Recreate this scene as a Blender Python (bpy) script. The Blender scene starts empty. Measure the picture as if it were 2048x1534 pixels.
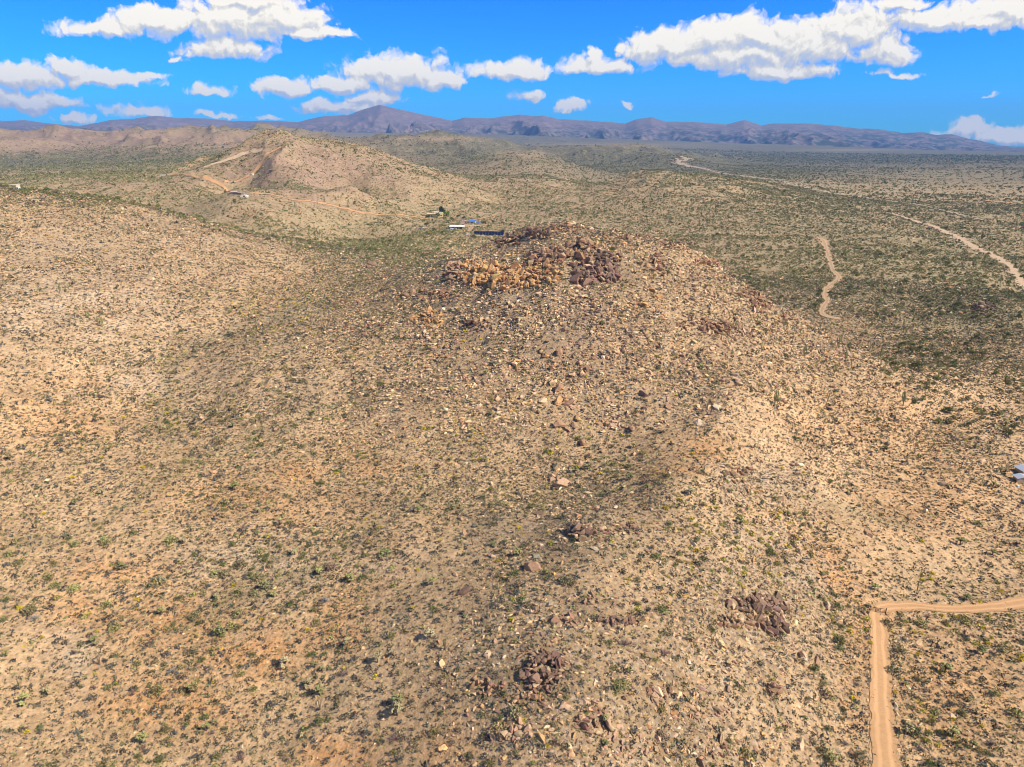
import bpy, math, random
import numpy as np

# ------------------------------------------------------------------ camera, world, sun
S = bpy.context.scene
COL = S.collection
CAMZ = 105.0
PITCH = math.radians(19.4)
FPX = 1370.0
cam_d = bpy.data.cameras.new('camera')
cam = bpy.data.objects.new('camera', cam_d); COL.objects.link(cam)
cam.location = (0, 0, CAMZ)
cam.rotation_euler = (math.radians(90) - PITCH, 0, 0)
cam_d.sensor_width = 36.0
cam_d.lens = FPX / 2048 * 36.0
cam_d.clip_start = 0.5
cam_d.clip_end = 80000
S.camera = cam
S.view_settings.view_transform = 'Standard'
S.view_settings.look = 'None'
S.view_settings.exposure = 0.31
S.view_settings.gamma = 1.0
S.cycles.use_denoising = True
S.cycles.pixel_filter_type = 'BLACKMAN_HARRIS'
S.cycles.filter_width = 1.0
S.cycles.max_bounces = 4
S.cycles.diffuse_bounces = 2
S.cycles.volume_bounces = 0

SUN_EL = math.radians(43)
SUN_AZ = math.atan2(0.92, -0.38)          # measured from +Y towards +X
sun_dir = np.array([math.sin(SUN_AZ) * math.cos(SUN_EL), math.cos(SUN_AZ) * math.cos(SUN_EL), math.sin(SUN_EL)])
sd = bpy.data.lights.new('sun', 'SUN'); sd.energy = 4.9; sd.angle = math.radians(0.53); sd.color = (1.0, 0.92, 0.76)
so = bpy.data.objects.new('sun', sd); COL.objects.link(so)
from mathutils import Vector
so.rotation_euler = Vector(sun_dir).to_track_quat('Z', 'Y').to_euler()
so.location = (0, 0, 500)

CT, ST = math.cos(PITCH), math.sin(PITCH)
def pixdir(px, py):
    X = (px - 1024) / FPX; U = -(py - 767) / FPX
    return np.array([X, CT + U * ST, -ST + U * CT])
def project(x, y, z):
    """world -> (px, py, depth) in the 2048 x 1534 picture"""
    dz = z - CAMZ
    dep = y * CT - dz * ST
    up = y * ST + dz * CT
    dep_s = np.where(dep > 1, dep, 1)
    return 1024 + FPX * x / dep_s, 767 - FPX * up / dep_s, dep

# node helpers
class NT:
    def __init__(s, tree): s.t = tree; s.n = tree.nodes; s.l = tree.links
    def add(s, typ, **kw):
        n = s.n.new(typ)
        for k, v in kw.items(): setattr(n, k, v)
        return n
    def link(s, a, b): s.l.new(a, b)
    def setin(s, sock, v):
        if isinstance(v, bpy.types.NodeSocket): s.l.new(v, sock)
        elif v is not None: sock.default_value = v
    def math(s, op, a, b=None, c=None, clamp=False):
        n = s.add('ShaderNodeMath', operation=op, use_clamp=clamp)
        s.setin(n.inputs[0], a)
        if b is not None: s.setin(n.inputs[1], b)
        if c is not None: s.setin(n.inputs[2], c)
        return n.outputs[0]
    def mix(s, f, a, b, mode='MIX'):
        n = s.add('ShaderNodeMix', data_type='RGBA', blend_type=mode)
        s.setin(n.inputs[0], f); s.setin(n.inputs[6], a); s.setin(n.inputs[7], b)
        return n.outputs[2]
    def noise(s, vec, scale, detail=4, rough=0.55, dist=0.0, lac=2.0, dim='3D'):
        n = s.add('ShaderNodeTexNoise', noise_dimensions=dim); s.setin(n.inputs['Vector'], vec)
        n.inputs['Scale'].default_value = scale; n.inputs['Detail'].default_value = detail
        n.inputs['Roughness'].default_value = rough; n.inputs['Distortion'].default_value = dist
        n.inputs['Lacunarity'].default_value = lac
        return n.outputs[0]
    def smooth(s, v, a, b, c=0.0, d=1.0):
        n = s.add('ShaderNodeMapRange', interpolation_type='SMOOTHSTEP'); s.setin(n.inputs[0], v)
        n.inputs[1].default_value = a; n.inputs[2].default_value = b; n.inputs[3].default_value = c; n.inputs[4].default_value = d
        return n.outputs[0]

def build_world():
    w = bpy.data.worlds.new('World'); S.world = w; w.use_nodes = True
    w.cycles.sampling_method = 'MANUAL'; w.cycles.sample_map_resolution = 256
    t = NT(w.node_tree); t.n.clear()
    out = t.add('ShaderNodeOutputWorld')
    sky = t.add('ShaderNodeTexSky', sky_type='NISHITA'); sky.sun_disc = False
    sky.sun_elevation = SUN_EL; sky.sun_rotation = SUN_AZ
    sky.altitude = 900; sky.air_density = 1.0; sky.dust_density = 0.3; sky.ozone_density = 2.0
    hs = t.add('ShaderNodeHueSaturation'); hs.inputs['Saturation'].default_value = SKY_SAT; hs.inputs['Value'].default_value = 1.0
    hs.inputs['Hue'].default_value = 0.5
    t.link(sky.outputs[0], hs.inputs['Color'])
    tc0 = t.add('ShaderNodeTexCoord'); sp0 = t.add('ShaderNodeSeparateXYZ'); t.link(tc0.outputs['Generated'], sp0.inputs[0])
    lowband = t.smooth(sp0.outputs[2], 0.20, 0.34, 1, 0)
    col = t.mix(lowband, sky.outputs[0], t.mix(1.0, hs.outputs[0], SKY_TINT, 'MULTIPLY'))
    bg = t.add('ShaderNodeBackground'); t.link(col, bg.inputs[0]); bg.inputs[1].default_value = 0.1
    # clouds: banks of cumulus placed by direction, edges broken by noise
    g = bpy.data.node_groups.new('cloud_density', 'ShaderNodeTree')
    g.interface.new_socket('Vector', in_out='INPUT', socket_type='NodeSocketVector')
    g.interface.new_socket('D', in_out='OUTPUT', socket_type='NodeSocketFloat')
    q = NT(g); gi = q.add('NodeGroupInput'); go = q.add('NodeGroupOutput')
    vec = gi.outputs[0]
    # warp
    nz = q.add('ShaderNodeTexNoise', noise_dimensions='2D'); q.link(vec, nz.inputs['Vector']); nz.inputs['Scale'].default_value = 22; nz.inputs['Detail'].default_value = 4; nz.inputs['Roughness'].default_value = 0.55
    sub = q.add('ShaderNodeVectorMath', operation='SUBTRACT'); q.link(nz.outputs[1], sub.inputs[0]); sub.inputs[1].default_value = (.5, .5, .5)
    scl = q.add('ShaderNodeVectorMath', operation='MULTIPLY'); q.link(sub.outputs[0], scl.inputs[0]); scl.inputs[1].default_value = (0.045, 0.028, 0)
    ad = q.add('ShaderNodeVectorMath', operation='ADD'); q.link(vec, ad.inputs[0]); q.link(scl.outputs[0], ad.inputs[1])
    sep = q.add('ShaderNodeSeparateXYZ'); q.link(ad.outputs[0], sep.inputs[0])
    best = None
    for (px, py, rx, ry) in CLOUDS:
        d = pixdir(px, py); u0, v0 = d[0] / d[1], d[2] / d[1]
        e = pixdir(px + rx, py - ry); a = abs(e[0] / e[1] - u0) ; a = rx * 1.06 / FPX / d[1] * .98; b = abs(e[2] / e[1] - v0)
        mu = q.math('MULTIPLY_ADD', sep.outputs[0], 1 / a, -u0 / a)
        mv = q.math('MULTIPLY_ADD', sep.outputs[1], 1 / b, -v0 / b)
        neg = q.math('MINIMUM', mv, 0.0)
        mv2 = q.math('MULTIPLY_ADD', neg, 0.35, mv)              # flatter bases
        r2 = q.math('ADD', q.math('MULTIPLY', mu, mu), q.math('MULTIPLY', mv2, mv2))
        m = q.math('MULTIPLY', q.math('SUBTRACT', 1.22, q.math('SQRT', r2)), min(1.2, 0.6 + ry / 45.0))
        best = m if best is None else q.math('SMOOTH_MAX', best, m, 0.12)
    vor = q.add('ShaderNodeTexVoronoi', feature='SMOOTH_F1', voronoi_dimensions='2D'); q.link(ad.outputs[0], vor.inputs['Vector'])
    vor.inputs['Scale'].default_value = 48; vor.inputs['Smoothness'].default_value = 0.6
    vor.inputs['Detail'].default_value = 2; vor.inputs['Roughness'].default_value = 0.55
    fb = q.noise(ad.outputs[0], 34, 8, 0.68, dim='2D')
    D = q.math('ADD', best, q.math('MULTIPLY_ADD', vor.outputs['Distance'], -0.55, 0.26))
    D = q.math('ADD', D, q.math('MULTIPLY_ADD', fb, 0.9, -0.45))
    q.link(D, go.inputs[0])
    tc = t.add('ShaderNodeTexCoord'); sp = t.add('ShaderNodeSeparateXYZ'); t.link(tc.outputs['Generated'], sp.inputs[0])
    yy = t.math('MAXIMUM', sp.outputs[1], 0.05)
    u = t.math('DIVIDE', sp.outputs[0], yy); v = t.math('DIVIDE', sp.outputs[2], yy)
    cb = t.add('ShaderNodeCombineXYZ'); t.link(u, cb.inputs[0]); t.link(v, cb.inputs[1])
    front = t.smooth(sp.outputs[1], 0.05, 0.3)
    def dens(off):
        a = t.add('ShaderNodeVectorMath', operation='ADD'); t.link(cb.outputs[0], a.inputs[0]); a.inputs[1].default_value = off
        n = t.add('ShaderNodeGroup'); n.node_tree = g; t.link(a.outputs[0], n.inputs[0]); return n.outputs[0]
    D0 = dens((0, 0, 0)); D1 = dens((0.004, 0.007, 0)); D2 = dens((0.002, 0.026, 0))
    cover = t.math('MULTIPLY', t.math('POWER', t.smooth(D0, -0.03, 0.48), 0.8), front)
    lit = t.math('SUBTRACT', D0, D1); lit2 = t.math('SUBTRACT', D0, D2)
    sh = t.math('ADD', t.math('MULTIPLY_ADD', lit, 1.25, 0.56), t.math('MULTIPLY', lit2, 0.45), clamp=True)  # sunlit tops and grey undersides, painted into the cloud colour
    thin = t.smooth(D0, 0.05, 0.55)
    ramp = t.add('ShaderNodeValToRGB'); t.link(sh, ramp.inputs[0])
    e = ramp.color_ramp.elements; e[0].position = 0.0; e[0].color = (0.50, 0.56, 0.68, 1); e[1].position = 1.0; e[1].color = (1.02, 0.95, 0.80, 1)
    m1 = ramp.color_ramp.elements.new(0.38); m1.color = (0.66, 0.65, 0.62, 1)
    m2 = ramp.color_ramp.elements.new(0.7); m2.color = (0.84, 0.79, 0.66, 1)
    ccol = ramp.outputs[0]
    cbg = t.add('ShaderNodeBackground'); t.link(ccol, cbg.inputs[0]); cbg.inputs[1].default_value = 0.98
    mx = t.add('ShaderNodeMixShader'); t.link(cover, mx.inputs[0]); t.link(bg.outputs[0], mx.inputs[1]); t.link(cbg.outputs[0], mx.inputs[2])
    t.link(mx.outputs[0], out.inputs[0])

SKY_SAT = 1.45
SKY_TINT = (0.04, 0.82, 1.95, 1)
CLOUDS = [
 (200,58,95,22),(330,48,110,42),(470,45,140,62),(560,38,90,42),(450,98,90,28),(620,68,95,20),(500,4,110,30),(632,30,14,12),(690,66,30,12),
 (40,155,95,34),(130,138,50,28),(200,158,120,22),(300,150,45,13),(60,205,100,26),(155,238,44,13),(270,224,66,17),(420,182,38,15),
 (570,178,62,28),(680,172,60,26),(790,148,115,45),(880,162,60,30),(680,216,95,17),(745,196,60,22),
 (1020,142,92,26),(1052,192,30,15),(1145,217,38,17),(1250,210,15,10),
 (1205,132,82,22),(1180,108,20,22),(1228,102,14,14),(1300,100,62,38),(1350,92,80,36),(1430,80,110,42),(1510,78,110,52),(1630,92,110,50),
 (1700,62,95,60),(1770,105,52,38),(1560,142,120,24),(1470,112,150,34),(1900,42,170,34),(2000,25,110,44),(1800,8,70,22),(1960,52,110,20),
 (1790,150,60,9),(1965,190,26,7),(1940,262,62,26),(2020,275,75,26),(530,238,35,7),(430,233,50,7),(365,118,22,9)]
build_world()

# ------------------------------------------------------------------ noise
def _h(ix, iy, seed):
    n = (ix.astype(np.int64) * 374761393 + iy.astype(np.int64) * 668265263 + seed * 974711) & 0xffffffff
    n = ((n ^ (n >> 13)) * 1274126177) & 0xffffffff
    return ((n ^ (n >> 16)) & 0xffff) / 65535.0
def vnoise(x, y, seed=0):
    ix = np.floor(x); iy = np.floor(y); fx = x - ix; fy = y - iy
    fx = fx * fx * fx * (fx * (fx * 6 - 15) + 10); fy = fy * fy * fy * (fy * (fy * 6 - 15) + 10)
    a = _h(ix, iy, seed); b = _h(ix + 1, iy, seed); c = _h(ix, iy + 1, seed); d = _h(ix + 1, iy + 1, seed)
    return (a * (1 - fx) + b * fx) * (1 - fy) + (c * (1 - fx) + d * fx) * fy
def fbm(x, y, octv=4, seed=0, gain=0.5):
    s = np.zeros_like(x, dtype=float); a = 1.0; tot = 0
    for o in range(octv):
        s += a * (vnoise(x, y, seed + o * 17) * 2 - 1); tot += a; a *= gain
        x, y = x * 1.93 + y * 0.52 + 3.1, y * 1.93 - x * 0.52 + 7.7
    return s / tot
def ridged(x, y, octv=4, seed=0):
    s = np.zeros_like(x, dtype=float); a = 1.0; tot = 0
    for o in range(octv):
        s += a * (1 - np.abs(vnoise(x, y, seed + o * 13) * 2 - 1)) ** 2; tot += a; a *= 0.5
        x, y = x * 1.9 + y * 0.6 + 1.1, y * 1.9 - x * 0.6 + 5.7
    return s / tot

# ------------------------------------------------------------------ the terrain
def sm(v, a, b):
    t = np.clip((v - a) / (b - a), 0, 1); return t * t * (3 - 2 * t)
CP = []
def Z(px, py, z):
    d = pixdir(px, py); k = (z - CAMZ) / d[2]; CP.append((d[0] * k, d[1] * k, z))
def Y(px, py, y):
    d = pixdir(px, py); k = y / d[1]; CP.append((d[0] * k, y, CAMZ + d[2] * k))
def A(px, y, z): CP.append(((px - 1024) / FPX * y * CT, y, z))
def W(x, y, z): CP.append((x, y, z))
for a in [(-120,0,16),(-30,0,12),(0,0,14),(60,0,2),(150,0,0),(0,-60,8),(0,-400,0),(-400,-200,40),(400,-200,-3),(-300,60,36),(300,60,-2),(15,45,17),(-60,45,10),(50,45,6)]: W(*a)
for a in [(0,1534,9),(300,1534,6),(650,1534,7.5),(900,1534,12.5),(1080,1534,16),(1300,1534,12),(1550,1534,4.5),(1740,1534,0),(2048,1534,-1),
 (0,1340,11),(300,1340,8),(650,1340,9.5),(880,1340,15),(1080,1340,19),(1300,1340,17),(1550,1340,8),(1740,1360,.3),(2048,1340,-1),
 (0,1150,14),(300,1150,11),(600,1150,11.5),(850,1150,15.5),(1000,1150,18),(1120,1150,20.5),(1300,1150,19.5),(1500,1150,12),(1650,1170,4),(1770,1220,0),(2048,1200,-2),
 (0,1000,18),(300,1000,14),(600,1000,12.5),(850,1020,14.5),(1000,1050,16.8),(1150,1060,21),(1350,1050,20),(1500,1030,14),(1700,1030,4.5),(1900,1050,0),(2048,1000,-2),
 (900,960,13),(1050,965,13.2),(1150,975,14.5),(1250,965,17.5),(1350,960,20.5),(1500,920,16),(1700,900,6),(1900,900,0.5),
 (1150,900,16.5),(1250,900,17.5),(1330,890,20),(1420,860,22.5),(1550,840,19.5),(1700,830,9),(1850,830,2),(2048,850,-2),
 (0,850,24),(150,850,20),(320,850,15.5),(500,850,17),(700,850,17),(900,850,19),(1000,860,18.5),(1120,850,20),(1250,830,22),(1400,800,25.5),(1520,800,25),(1650,780,14),
 (0,700,36),(150,700,31),(320,730,21.5),(450,720,25),(600,720,27),(750,720,27),(900,720,29),(1000,720,31),(1120,720,32.4),(1250,720,33),(1400,700,34),(1550,700,28),
 (1120,640,41.5),(1250,640,42),(1120,600,46.6),(1120,545,54.5),(1120,500,59.5),(1060,500,57),(1000,600,45),(1000,640,39),(1000,500,54),(905,540,47),(850,560,41),(900,640,36),
 (800,600,35),(750,640,31),(740,530,26),(620,560,29),(640,640,29),(1200,545,54.5),(1300,545,54),(1420,600,44),(1500,650,35),(1600,720,22),(1380,650,39),
 (0,500,57),(0,600,45),(200,500,53),(200,600,40),(400,520,44),(400,600,34),(550,560,32),(450,650,26.5),(560,640,28),(300,660,29),
 (860,500,12),(860,470,1),(930,450,-5),(700,450,-3),(700,420,0),(500,425,4),(1000,480,2),
 (850,425,-2),(1000,400,3),(1100,420,-3),(1280,372,-5),
 (1650,480,-4),(1650,630,-3),(1900,640,-4),(2048,700,-3),(1700,400,-7),(2000,400,-7),(2048,560,-6),(1900,480,-8),(1500,440,-4),(1300,430,-4),(1400,470,-4),(1965,612,0),(1965,650,-3),(2048,770,-3),(1850,700,-3)]: Z(*a)
for a in [(1120,445,366),(1060,455,372),(1000,478,380),(1250,470,358),(1330,480,352),(1420,520,338),(1500,580,322),(1600,635,305),(1700,690,295),(1780,745,275),(1850,795,262),
 (0,375,430),(150,392,445),(260,405,455),(420,447,460),(560,475,500),(700,495,560),
 (545,265,1350),(500,290,1300),(450,315,1270),(400,340,1250),(340,352,1250),(600,280,1350),(650,292,1340),(700,303,1340),(750,325,1340),(800,345,1330),(870,343,1480),(930,352,1580),
 (1000,352,1650),(1060,350,1700),(1110,353,1700),(1160,373,1500),(1230,390,1340),(545,330,1180),(545,380,1050),(480,385,1020),(400,360,1150),(700,380,1120),(300,370,1100),(200,372,1080),(100,362,1200),(240,345,1600),
 (1280,347,1750),(100,335,2300),(150,320,2900),(400,325,2400),(0,325,2700),
 (0,262,4300),(60,268,4200),(135,256,4200),(200,270,4200),(280,262,4300),(350,266,4200),(430,256,4300),(500,262,4300),(560,256,4300),(620,270,4300),
 (870,274,4600),(760,276,4600),(960,284,4400),(1060,308,2900),(1210,292,5000),(1180,296,4500),
 (-300,262,4300),(-300,350,470),(700,268,9500),(400,262,9500),(0,262,9500),(1000,273,9500),(1300,284,9500),(1600,291,9500),(1900,299,9500),(2300,299,9500)]: Y(*a)
for a in [(1120,480,30),(1120,560,4),(1330,450,12),(1330,410,34),(1500,390,14),(1600,350,8),(1750,330,0),(1000,480,30),(900,520,14),(1000,600,3),
 (0,620,45),(150,640,30),(300,650,14),(450,680,4),(-300,500,75),(0,850,8),(300,850,2),(545,1800,40),(700,1800,20),(900,2100,6),(1000,2200,-2),(350,1800,34),(1100,2200,-2),
 (1230,1800,-5),(1280,2100,-5),(1200,2500,-5),(1500,2500,-8),(1900,2500,-8),(1200,3500,-6),(1500,4500,-8),(2000,4500,-8),(900,2600,6),(700,3000,25),(0,6000,95),(500,6000,95),
 (870,6000,70),(1100,6500,25),(1500,7000,0),(2000,7000,-6),(2400,2000,-8),(2400,500,-4),(2300,260,-3),(1120,1000,-4),(1400,1000,-6),(870,5200,60),(1060,3600,-2)]: A(*a)
CP = np.array(CP)
def lp(x, y): return np.arctan2(x, y) * 2.6, np.log(np.hypot(x, y) + 25.0) * 1.25
def _U(r2): return 0.5 * r2 * np.log(r2 + 1e-12)
_s, _t = lp(CP[:, 0], CP[:, 1])
_n = len(CP)
_K = _U((_s[:, None] - _s) ** 2 + (_t[:, None] - _t) ** 2) + np.eye(_n) * 1.5e-4
_P = np.c_[np.ones(_n), _s, _t]
_M = np.block([[_K, _P], [_P.T, np.zeros((3, 3))]])
_w = np.linalg.solve(_M, np.r_[CP[:, 2], 0, 0, 0])
def base_h(x, y):
    sh = x.shape; x = x.ravel(); y = y.ravel(); out = np.empty(len(x))
    for i in range(0, len(x), 40000):
        s, t = lp(x[i:i+40000], y[i:i+40000])
        K = _U((s[:, None] - _s) ** 2 + (t[:, None] - _t) ** 2)
        out[i:i+40000] = K @ _w[:_n] + _w[_n] + _w[_n+1] * s + _w[_n+2] * t
    return out.reshape(sh)
def blobs(px, py, L):
    m = np.zeros_like(px)
    for b in L:
        x, y, rx, ry = b[:4]; s = b[4] if len(b) > 4 else 1.0
        m = np.maximum(m, s * np.exp(-(((px - x) / rx) ** 2 + ((py - y) / ry) ** 2) * 1.2))
    return m

# polar grid, finer where the photograph looks
azd = np.concatenate([np.linspace(-180, -60, 41)[:-1], np.linspace(-60, -42, 60)[:-1], np.linspace(-42, 42, 860)[:-1], np.linspace(42, 60, 60)[:-1], np.linspace(60, 180, 41)])
AZ = np.radians(azd)
RR = np.concatenate([[2.0, 10, 20, 30, 40, 50], np.exp(np.linspace(math.log(58), math.log(10500), 880))])
GA, GR = np.meshgrid(AZ, RR)
GX, GY = GR * np.sin(GA), GR * np.cos(GA)
HB = base_h(GX, GY)
# steepness decides where gullies and ribs show
gy_, gx_ = np.gradient(HB)
slope = np.abs(gy_ / np.maximum(np.gradient(GR, axis=0), 1e-3)) + np.abs(gx_ / np.maximum(GR * np.gradient(GA, axis=1), 1e-3))
slope = np.clip(slope, 0, 1.0)
lam = np.clip(GR / 9.0, 14, 420)
wx = GX; wy = GY
det = np.zeros_like(HB)
det += (ridged(wx / 38, wy / 38, 4, 5) - .45) * 3.0 * sm(slope, .06, .4) * sm(GR, 90, 220) * (1 - sm(GR, 700, 1200))
det += (ridged(wx / 110, wy / 110, 5, 9) - .45) * 20 * sm(slope, .05, .3) * sm(GR, 700, 1300) * (1 - sm(GR, 3500, 5000))
det += (ridged(wx / 420, wy / 420, 5, 11) - .45) * 85 * sm(slope, .02, .12) * sm(GR, 2500, 3800) * (1 - .5*sm(GR, 6000, 9000))
det += fbm(wx / 14, wy / 14, 4, 21) * 0.7 * sm(GR, 60, 120) * (.35 + slope * 2)
det += fbm(wx / 90, wy / 90, 3, 27) * 2.0 * sm(GR, 350, 900)
PX0, PY0, _ = project(GX, GY, HB)
flat_road = blobs(PX0, PY0, [(1775, 1500, 40, 120), (1775, 1400, 40, 120), (1775, 1250, 45, 90), (1850, 1215, 120, 30), (1980, 1215, 120, 30)])
det *= 1 - np.clip(flat_road * 1.3, 0, 1)
GZ = HB + det
lastr = sm(GR, 9500, 10500)
GZ = GZ * 1.0

def gidx(x, y):
    a = np.degrees(np.arctan2(x, y)); r = np.hypot(x, y)
    fj = np.interp(a, azd, np.arange(len(azd))); fi = np.interp(np.log(np.maximum(r, 2)), np.log(RR), np.arange(len(RR)))
    j = np.clip(fj.astype(int), 0, len(azd) - 2); i = np.clip(fi.astype(int), 0, len(RR) - 2)
    return i, j, fi - i, fj - j
def sample(F, x, y):
    i, j, u, v = gidx(x, y)
    return (F[i, j] * (1 - v) + F[i, j + 1] * v) * (1 - u) + (F[i + 1, j] * (1 - v) + F[i + 1, j + 1] * v) * u
def H(x, y): return sample(GZ, np.asarray(x, float), np.asarray(y, float))
def P(px, py):
    """the ground point seen at a picture position"""
    d = pixdir(px, py)
    ys = np.exp(np.linspace(math.log(50), math.log(10000), 6000))
    k = ys / d[1]; zz = CAMZ + d[2] * k; g = H(d[0] * k, ys)
    hit = np.argmax(zz < g)
    if zz[hit] >= g[hit]: hit = len(ys) - 1
    y = ys[hit]; return np.array([d[0] * y / d[1], y, g[hit]])
# line of sight: running highest elevation angle seen from the camera along each ray
EL = (GZ - CAMZ) / GR
HOR = np.maximum.accumulate(EL, axis=0)
PX, PY, DEP = project(GX, GY, GZ)

def new_mesh(name, V, T, smooth=True, quads=None):
    me = bpy.data.meshes.new(name)
    V = np.ascontiguousarray(V, dtype=np.float32)
    F = T if quads is None else quads
    k = F.shape[1]
    me.vertices.add(len(V)); me.vertices.foreach_set('co', V.ravel())
    me.loops.add(F.size); me.loops.foreach_set('vertex_index', np.ascontiguousarray(F, dtype=np.int32).ravel())
    me.polygons.add(len(F)); me.polygons.foreach_set('loop_start', np.arange(0, F.size, k, dtype=np.int32))
    me.update(calc_edges=True)
    me.polygons.foreach_set('use_smooth', np.full(len(F), smooth))
    return me
def set_attr(me, name, arr):
    arr = np.asarray(arr, dtype=np.float32)
    if arr.ndim == 1:
        a = me.attributes.new(name, 'FLOAT', 'POINT'); a.data.foreach_set('value', arr)
    else:
        if arr.shape[1] == 3: arr = np.c_[arr, np.ones(len(arr), np.float32)].astype(np.float32)
        a = me.attributes.new(name, 'FLOAT_COLOR', 'POINT'); a.data.foreach_set('color', np.ascontiguousarray(arr).ravel())
def link(name, me, mat=None, parent=None, **props):
    o = bpy.data.objects.new(name, me); COL.objects.link(o)
    if mat is not None and me is not None: me.materials.append(mat)
    if parent is not None: o.parent = parent
    for k, v in props.items(): o[k] = v
    return o
def grid_quads(nr, nc):
    i = np.arange(nr - 1)[:, None]; j = np.arange(nc - 1)[None]
    a = i * nc + j
    return np.stack([a, a + 1, a + nc + 1, a + nc], -1).reshape(-1, 4)[:, ::-1]

# zones of the ground (where the soil is orange, pale, dark around rock and in the hollow)
wob = fbm(GX / 11, GY / 11, 4, 51); wob2 = fbm(GX / 45, GY / 45, 3, 61)
wpx = PX + wob * 60 + wob2 * 40; wpy = PY + wob2 * 40
ORANGE = [(250,1150,140,40,.7),(330,1240,120,60,.8),(170,1220,90,40,.8),(480,1290,130,60,.9),(320,1400,160,60,.85),(660,1200,90,60,.8),(640,1260,90,40,.9),(620,960,60,30,.8),(760,950,60,22,.7),
 (500,1010,180,50,.55),(120,850,160,60,.55),(160,770,120,40,.4),(680,1510,90,40,1),(900,1500,70,60,.5),(1380,880,90,30,.9),(1300,930,80,26,.7),(1500,1010,60,20,.5),(1640,1110,80,40,1),(1700,1160,60,40,1),
 (1720,1260,40,120,.7),(1900,1380,160,120,.55),(1860,1000,160,80,.45),(1750,850,200,90,.35),(1350,720,160,60,.3),(1250,620,60,60,.4),(1700,1400,20,160,.6),(700,900,100,60,.4),(950,800,100,80,.2),(1550,1060,40,20,.6)]
PALE = [(150,600,260,130,.8),(300,760,200,70,.6),(100,470,200,60,.5),(150,1330,60,60,.9),(500,1110,180,50,.5),(1600,1150,90,50,.9),(1480,1100,100,60,.6),(1450,960,80,60,.5),(560,780,120,80,.3),
 (1500,950,120,60,.5),(1150,650,120,70,.5),(1020,1480,80,60,.3),(700,1120,80,20,.7),(400,470,200,40,.4)]
DARK = [(1120,530,160,50,.8),(830,640,120,70,.45),(1080,1350,160,120,.8),(1150,1090,170,60,.8),(1500,1220,150,80,.6),(1250,1400,200,160,.5),(960,1200,90,120,.35),(850,540,110,40,.8),(1200,930,120,30,.4),(1000,1000,150,25,.3),(620,370,60,30,.9),(760,600,110,80,.5)]
zo = blobs(wpx, wpy, ORANGE); zp = blobs(wpx, wpy, PALE); zd = blobs(wpx, wpy, DARK)
inview = (PX > -300) & (PX < 2348) & (GY > 20)
zo = np.where(inview, zo, .4 + .3 * wob); zp = np.where(inview, zp, 0); zd = np.where(inview, zd, 0)
rocky = blobs(wpx, wpy, [(1130,580,420,190,1),(1500,660,260,130,.7),(950,750,300,160,.8),(1250,760,260,110,.8),(250,500,420,140,.75),(620,640,220,120,.6),(1130,1060,200,80,.9),(1100,1330,260,200,1),(1450,1280,260,200,.9),(1300,1480,300,160,.9),
 (1480,960,90,70,.5),(1550,1100,120,80,.4),(650,340,260,60,.8),(1000,360,150,30,.9),(1200,385,100,20,.8),(540,290,140,60,.6),(200,275,400,30,.7),(1280,350,60,12,.8),(1120,960,90,40,.5)])
rocky = np.where(inview, rocky, 0)
LINES = [[(320,900),(325,800),(335,720),(450,660),(560,640),(650,590),(740,545)],[(840,1150),(900,1090),(1000,1030),(1150,990),(1330,950)],[(350,1250),(500,1180),(640,1110),(800,1010),(900,960)],[(600,1500),(700,1380),(800,1250),(860,1150)],[(0,1120),(200,1050),(400,930),(560,860),(700,800)],[(1250,960),(1180,900),(1160,800)],[(1550,960),(1650,1000),(1800,1040)]]
def linemask(px, py, w=16.0):
    m = np.zeros(px.shape)
    for L in LINES:
        for (x0, y0), (x1, y1) in zip(L[:-1], L[1:]):
            dx, dy = x1 - x0, y1 - y0; t_ = np.clip(((px - x0) * dx + (py - y0) * dy) / (dx * dx + dy * dy), 0, 1)
            m = np.maximum(m, np.exp(-(((px - x0 - t_ * dx) ** 2 + (1.5 * (py - y0 - t_ * dy)) ** 2) / (w * w))))
    return m
zline = np.where(inview, linemask(PX + wob * 40, PY + wob2 * 30), 0)
zol = np.clip(zline * .55 + sm(GR, 380, 620) * .75 + blobs(wpx, wpy, [(600,340,220,60,.6),(1650,560,300,110,.7),(800,480,160,60,.8),(1900,640,200,80,.6),(1450,560,80,60,.6),(600,640,60,120,.3)]), 0, 1) * (1 - .4 * rocky)

zred = np.clip(blobs(wpx, wpy, [(220,278,420,26,1),(130,265,60,12,1),(870,276,90,6,.6),(620,375,60,26,.7),(620,340,220,60,.75),(300,360,260,30,.4),(1200,390,60,14,.4),(1050,310,50,6,.5),(980,350,120,12,.4)]), 0, 1) * inview
zol = zol * (1 - zred)

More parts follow.
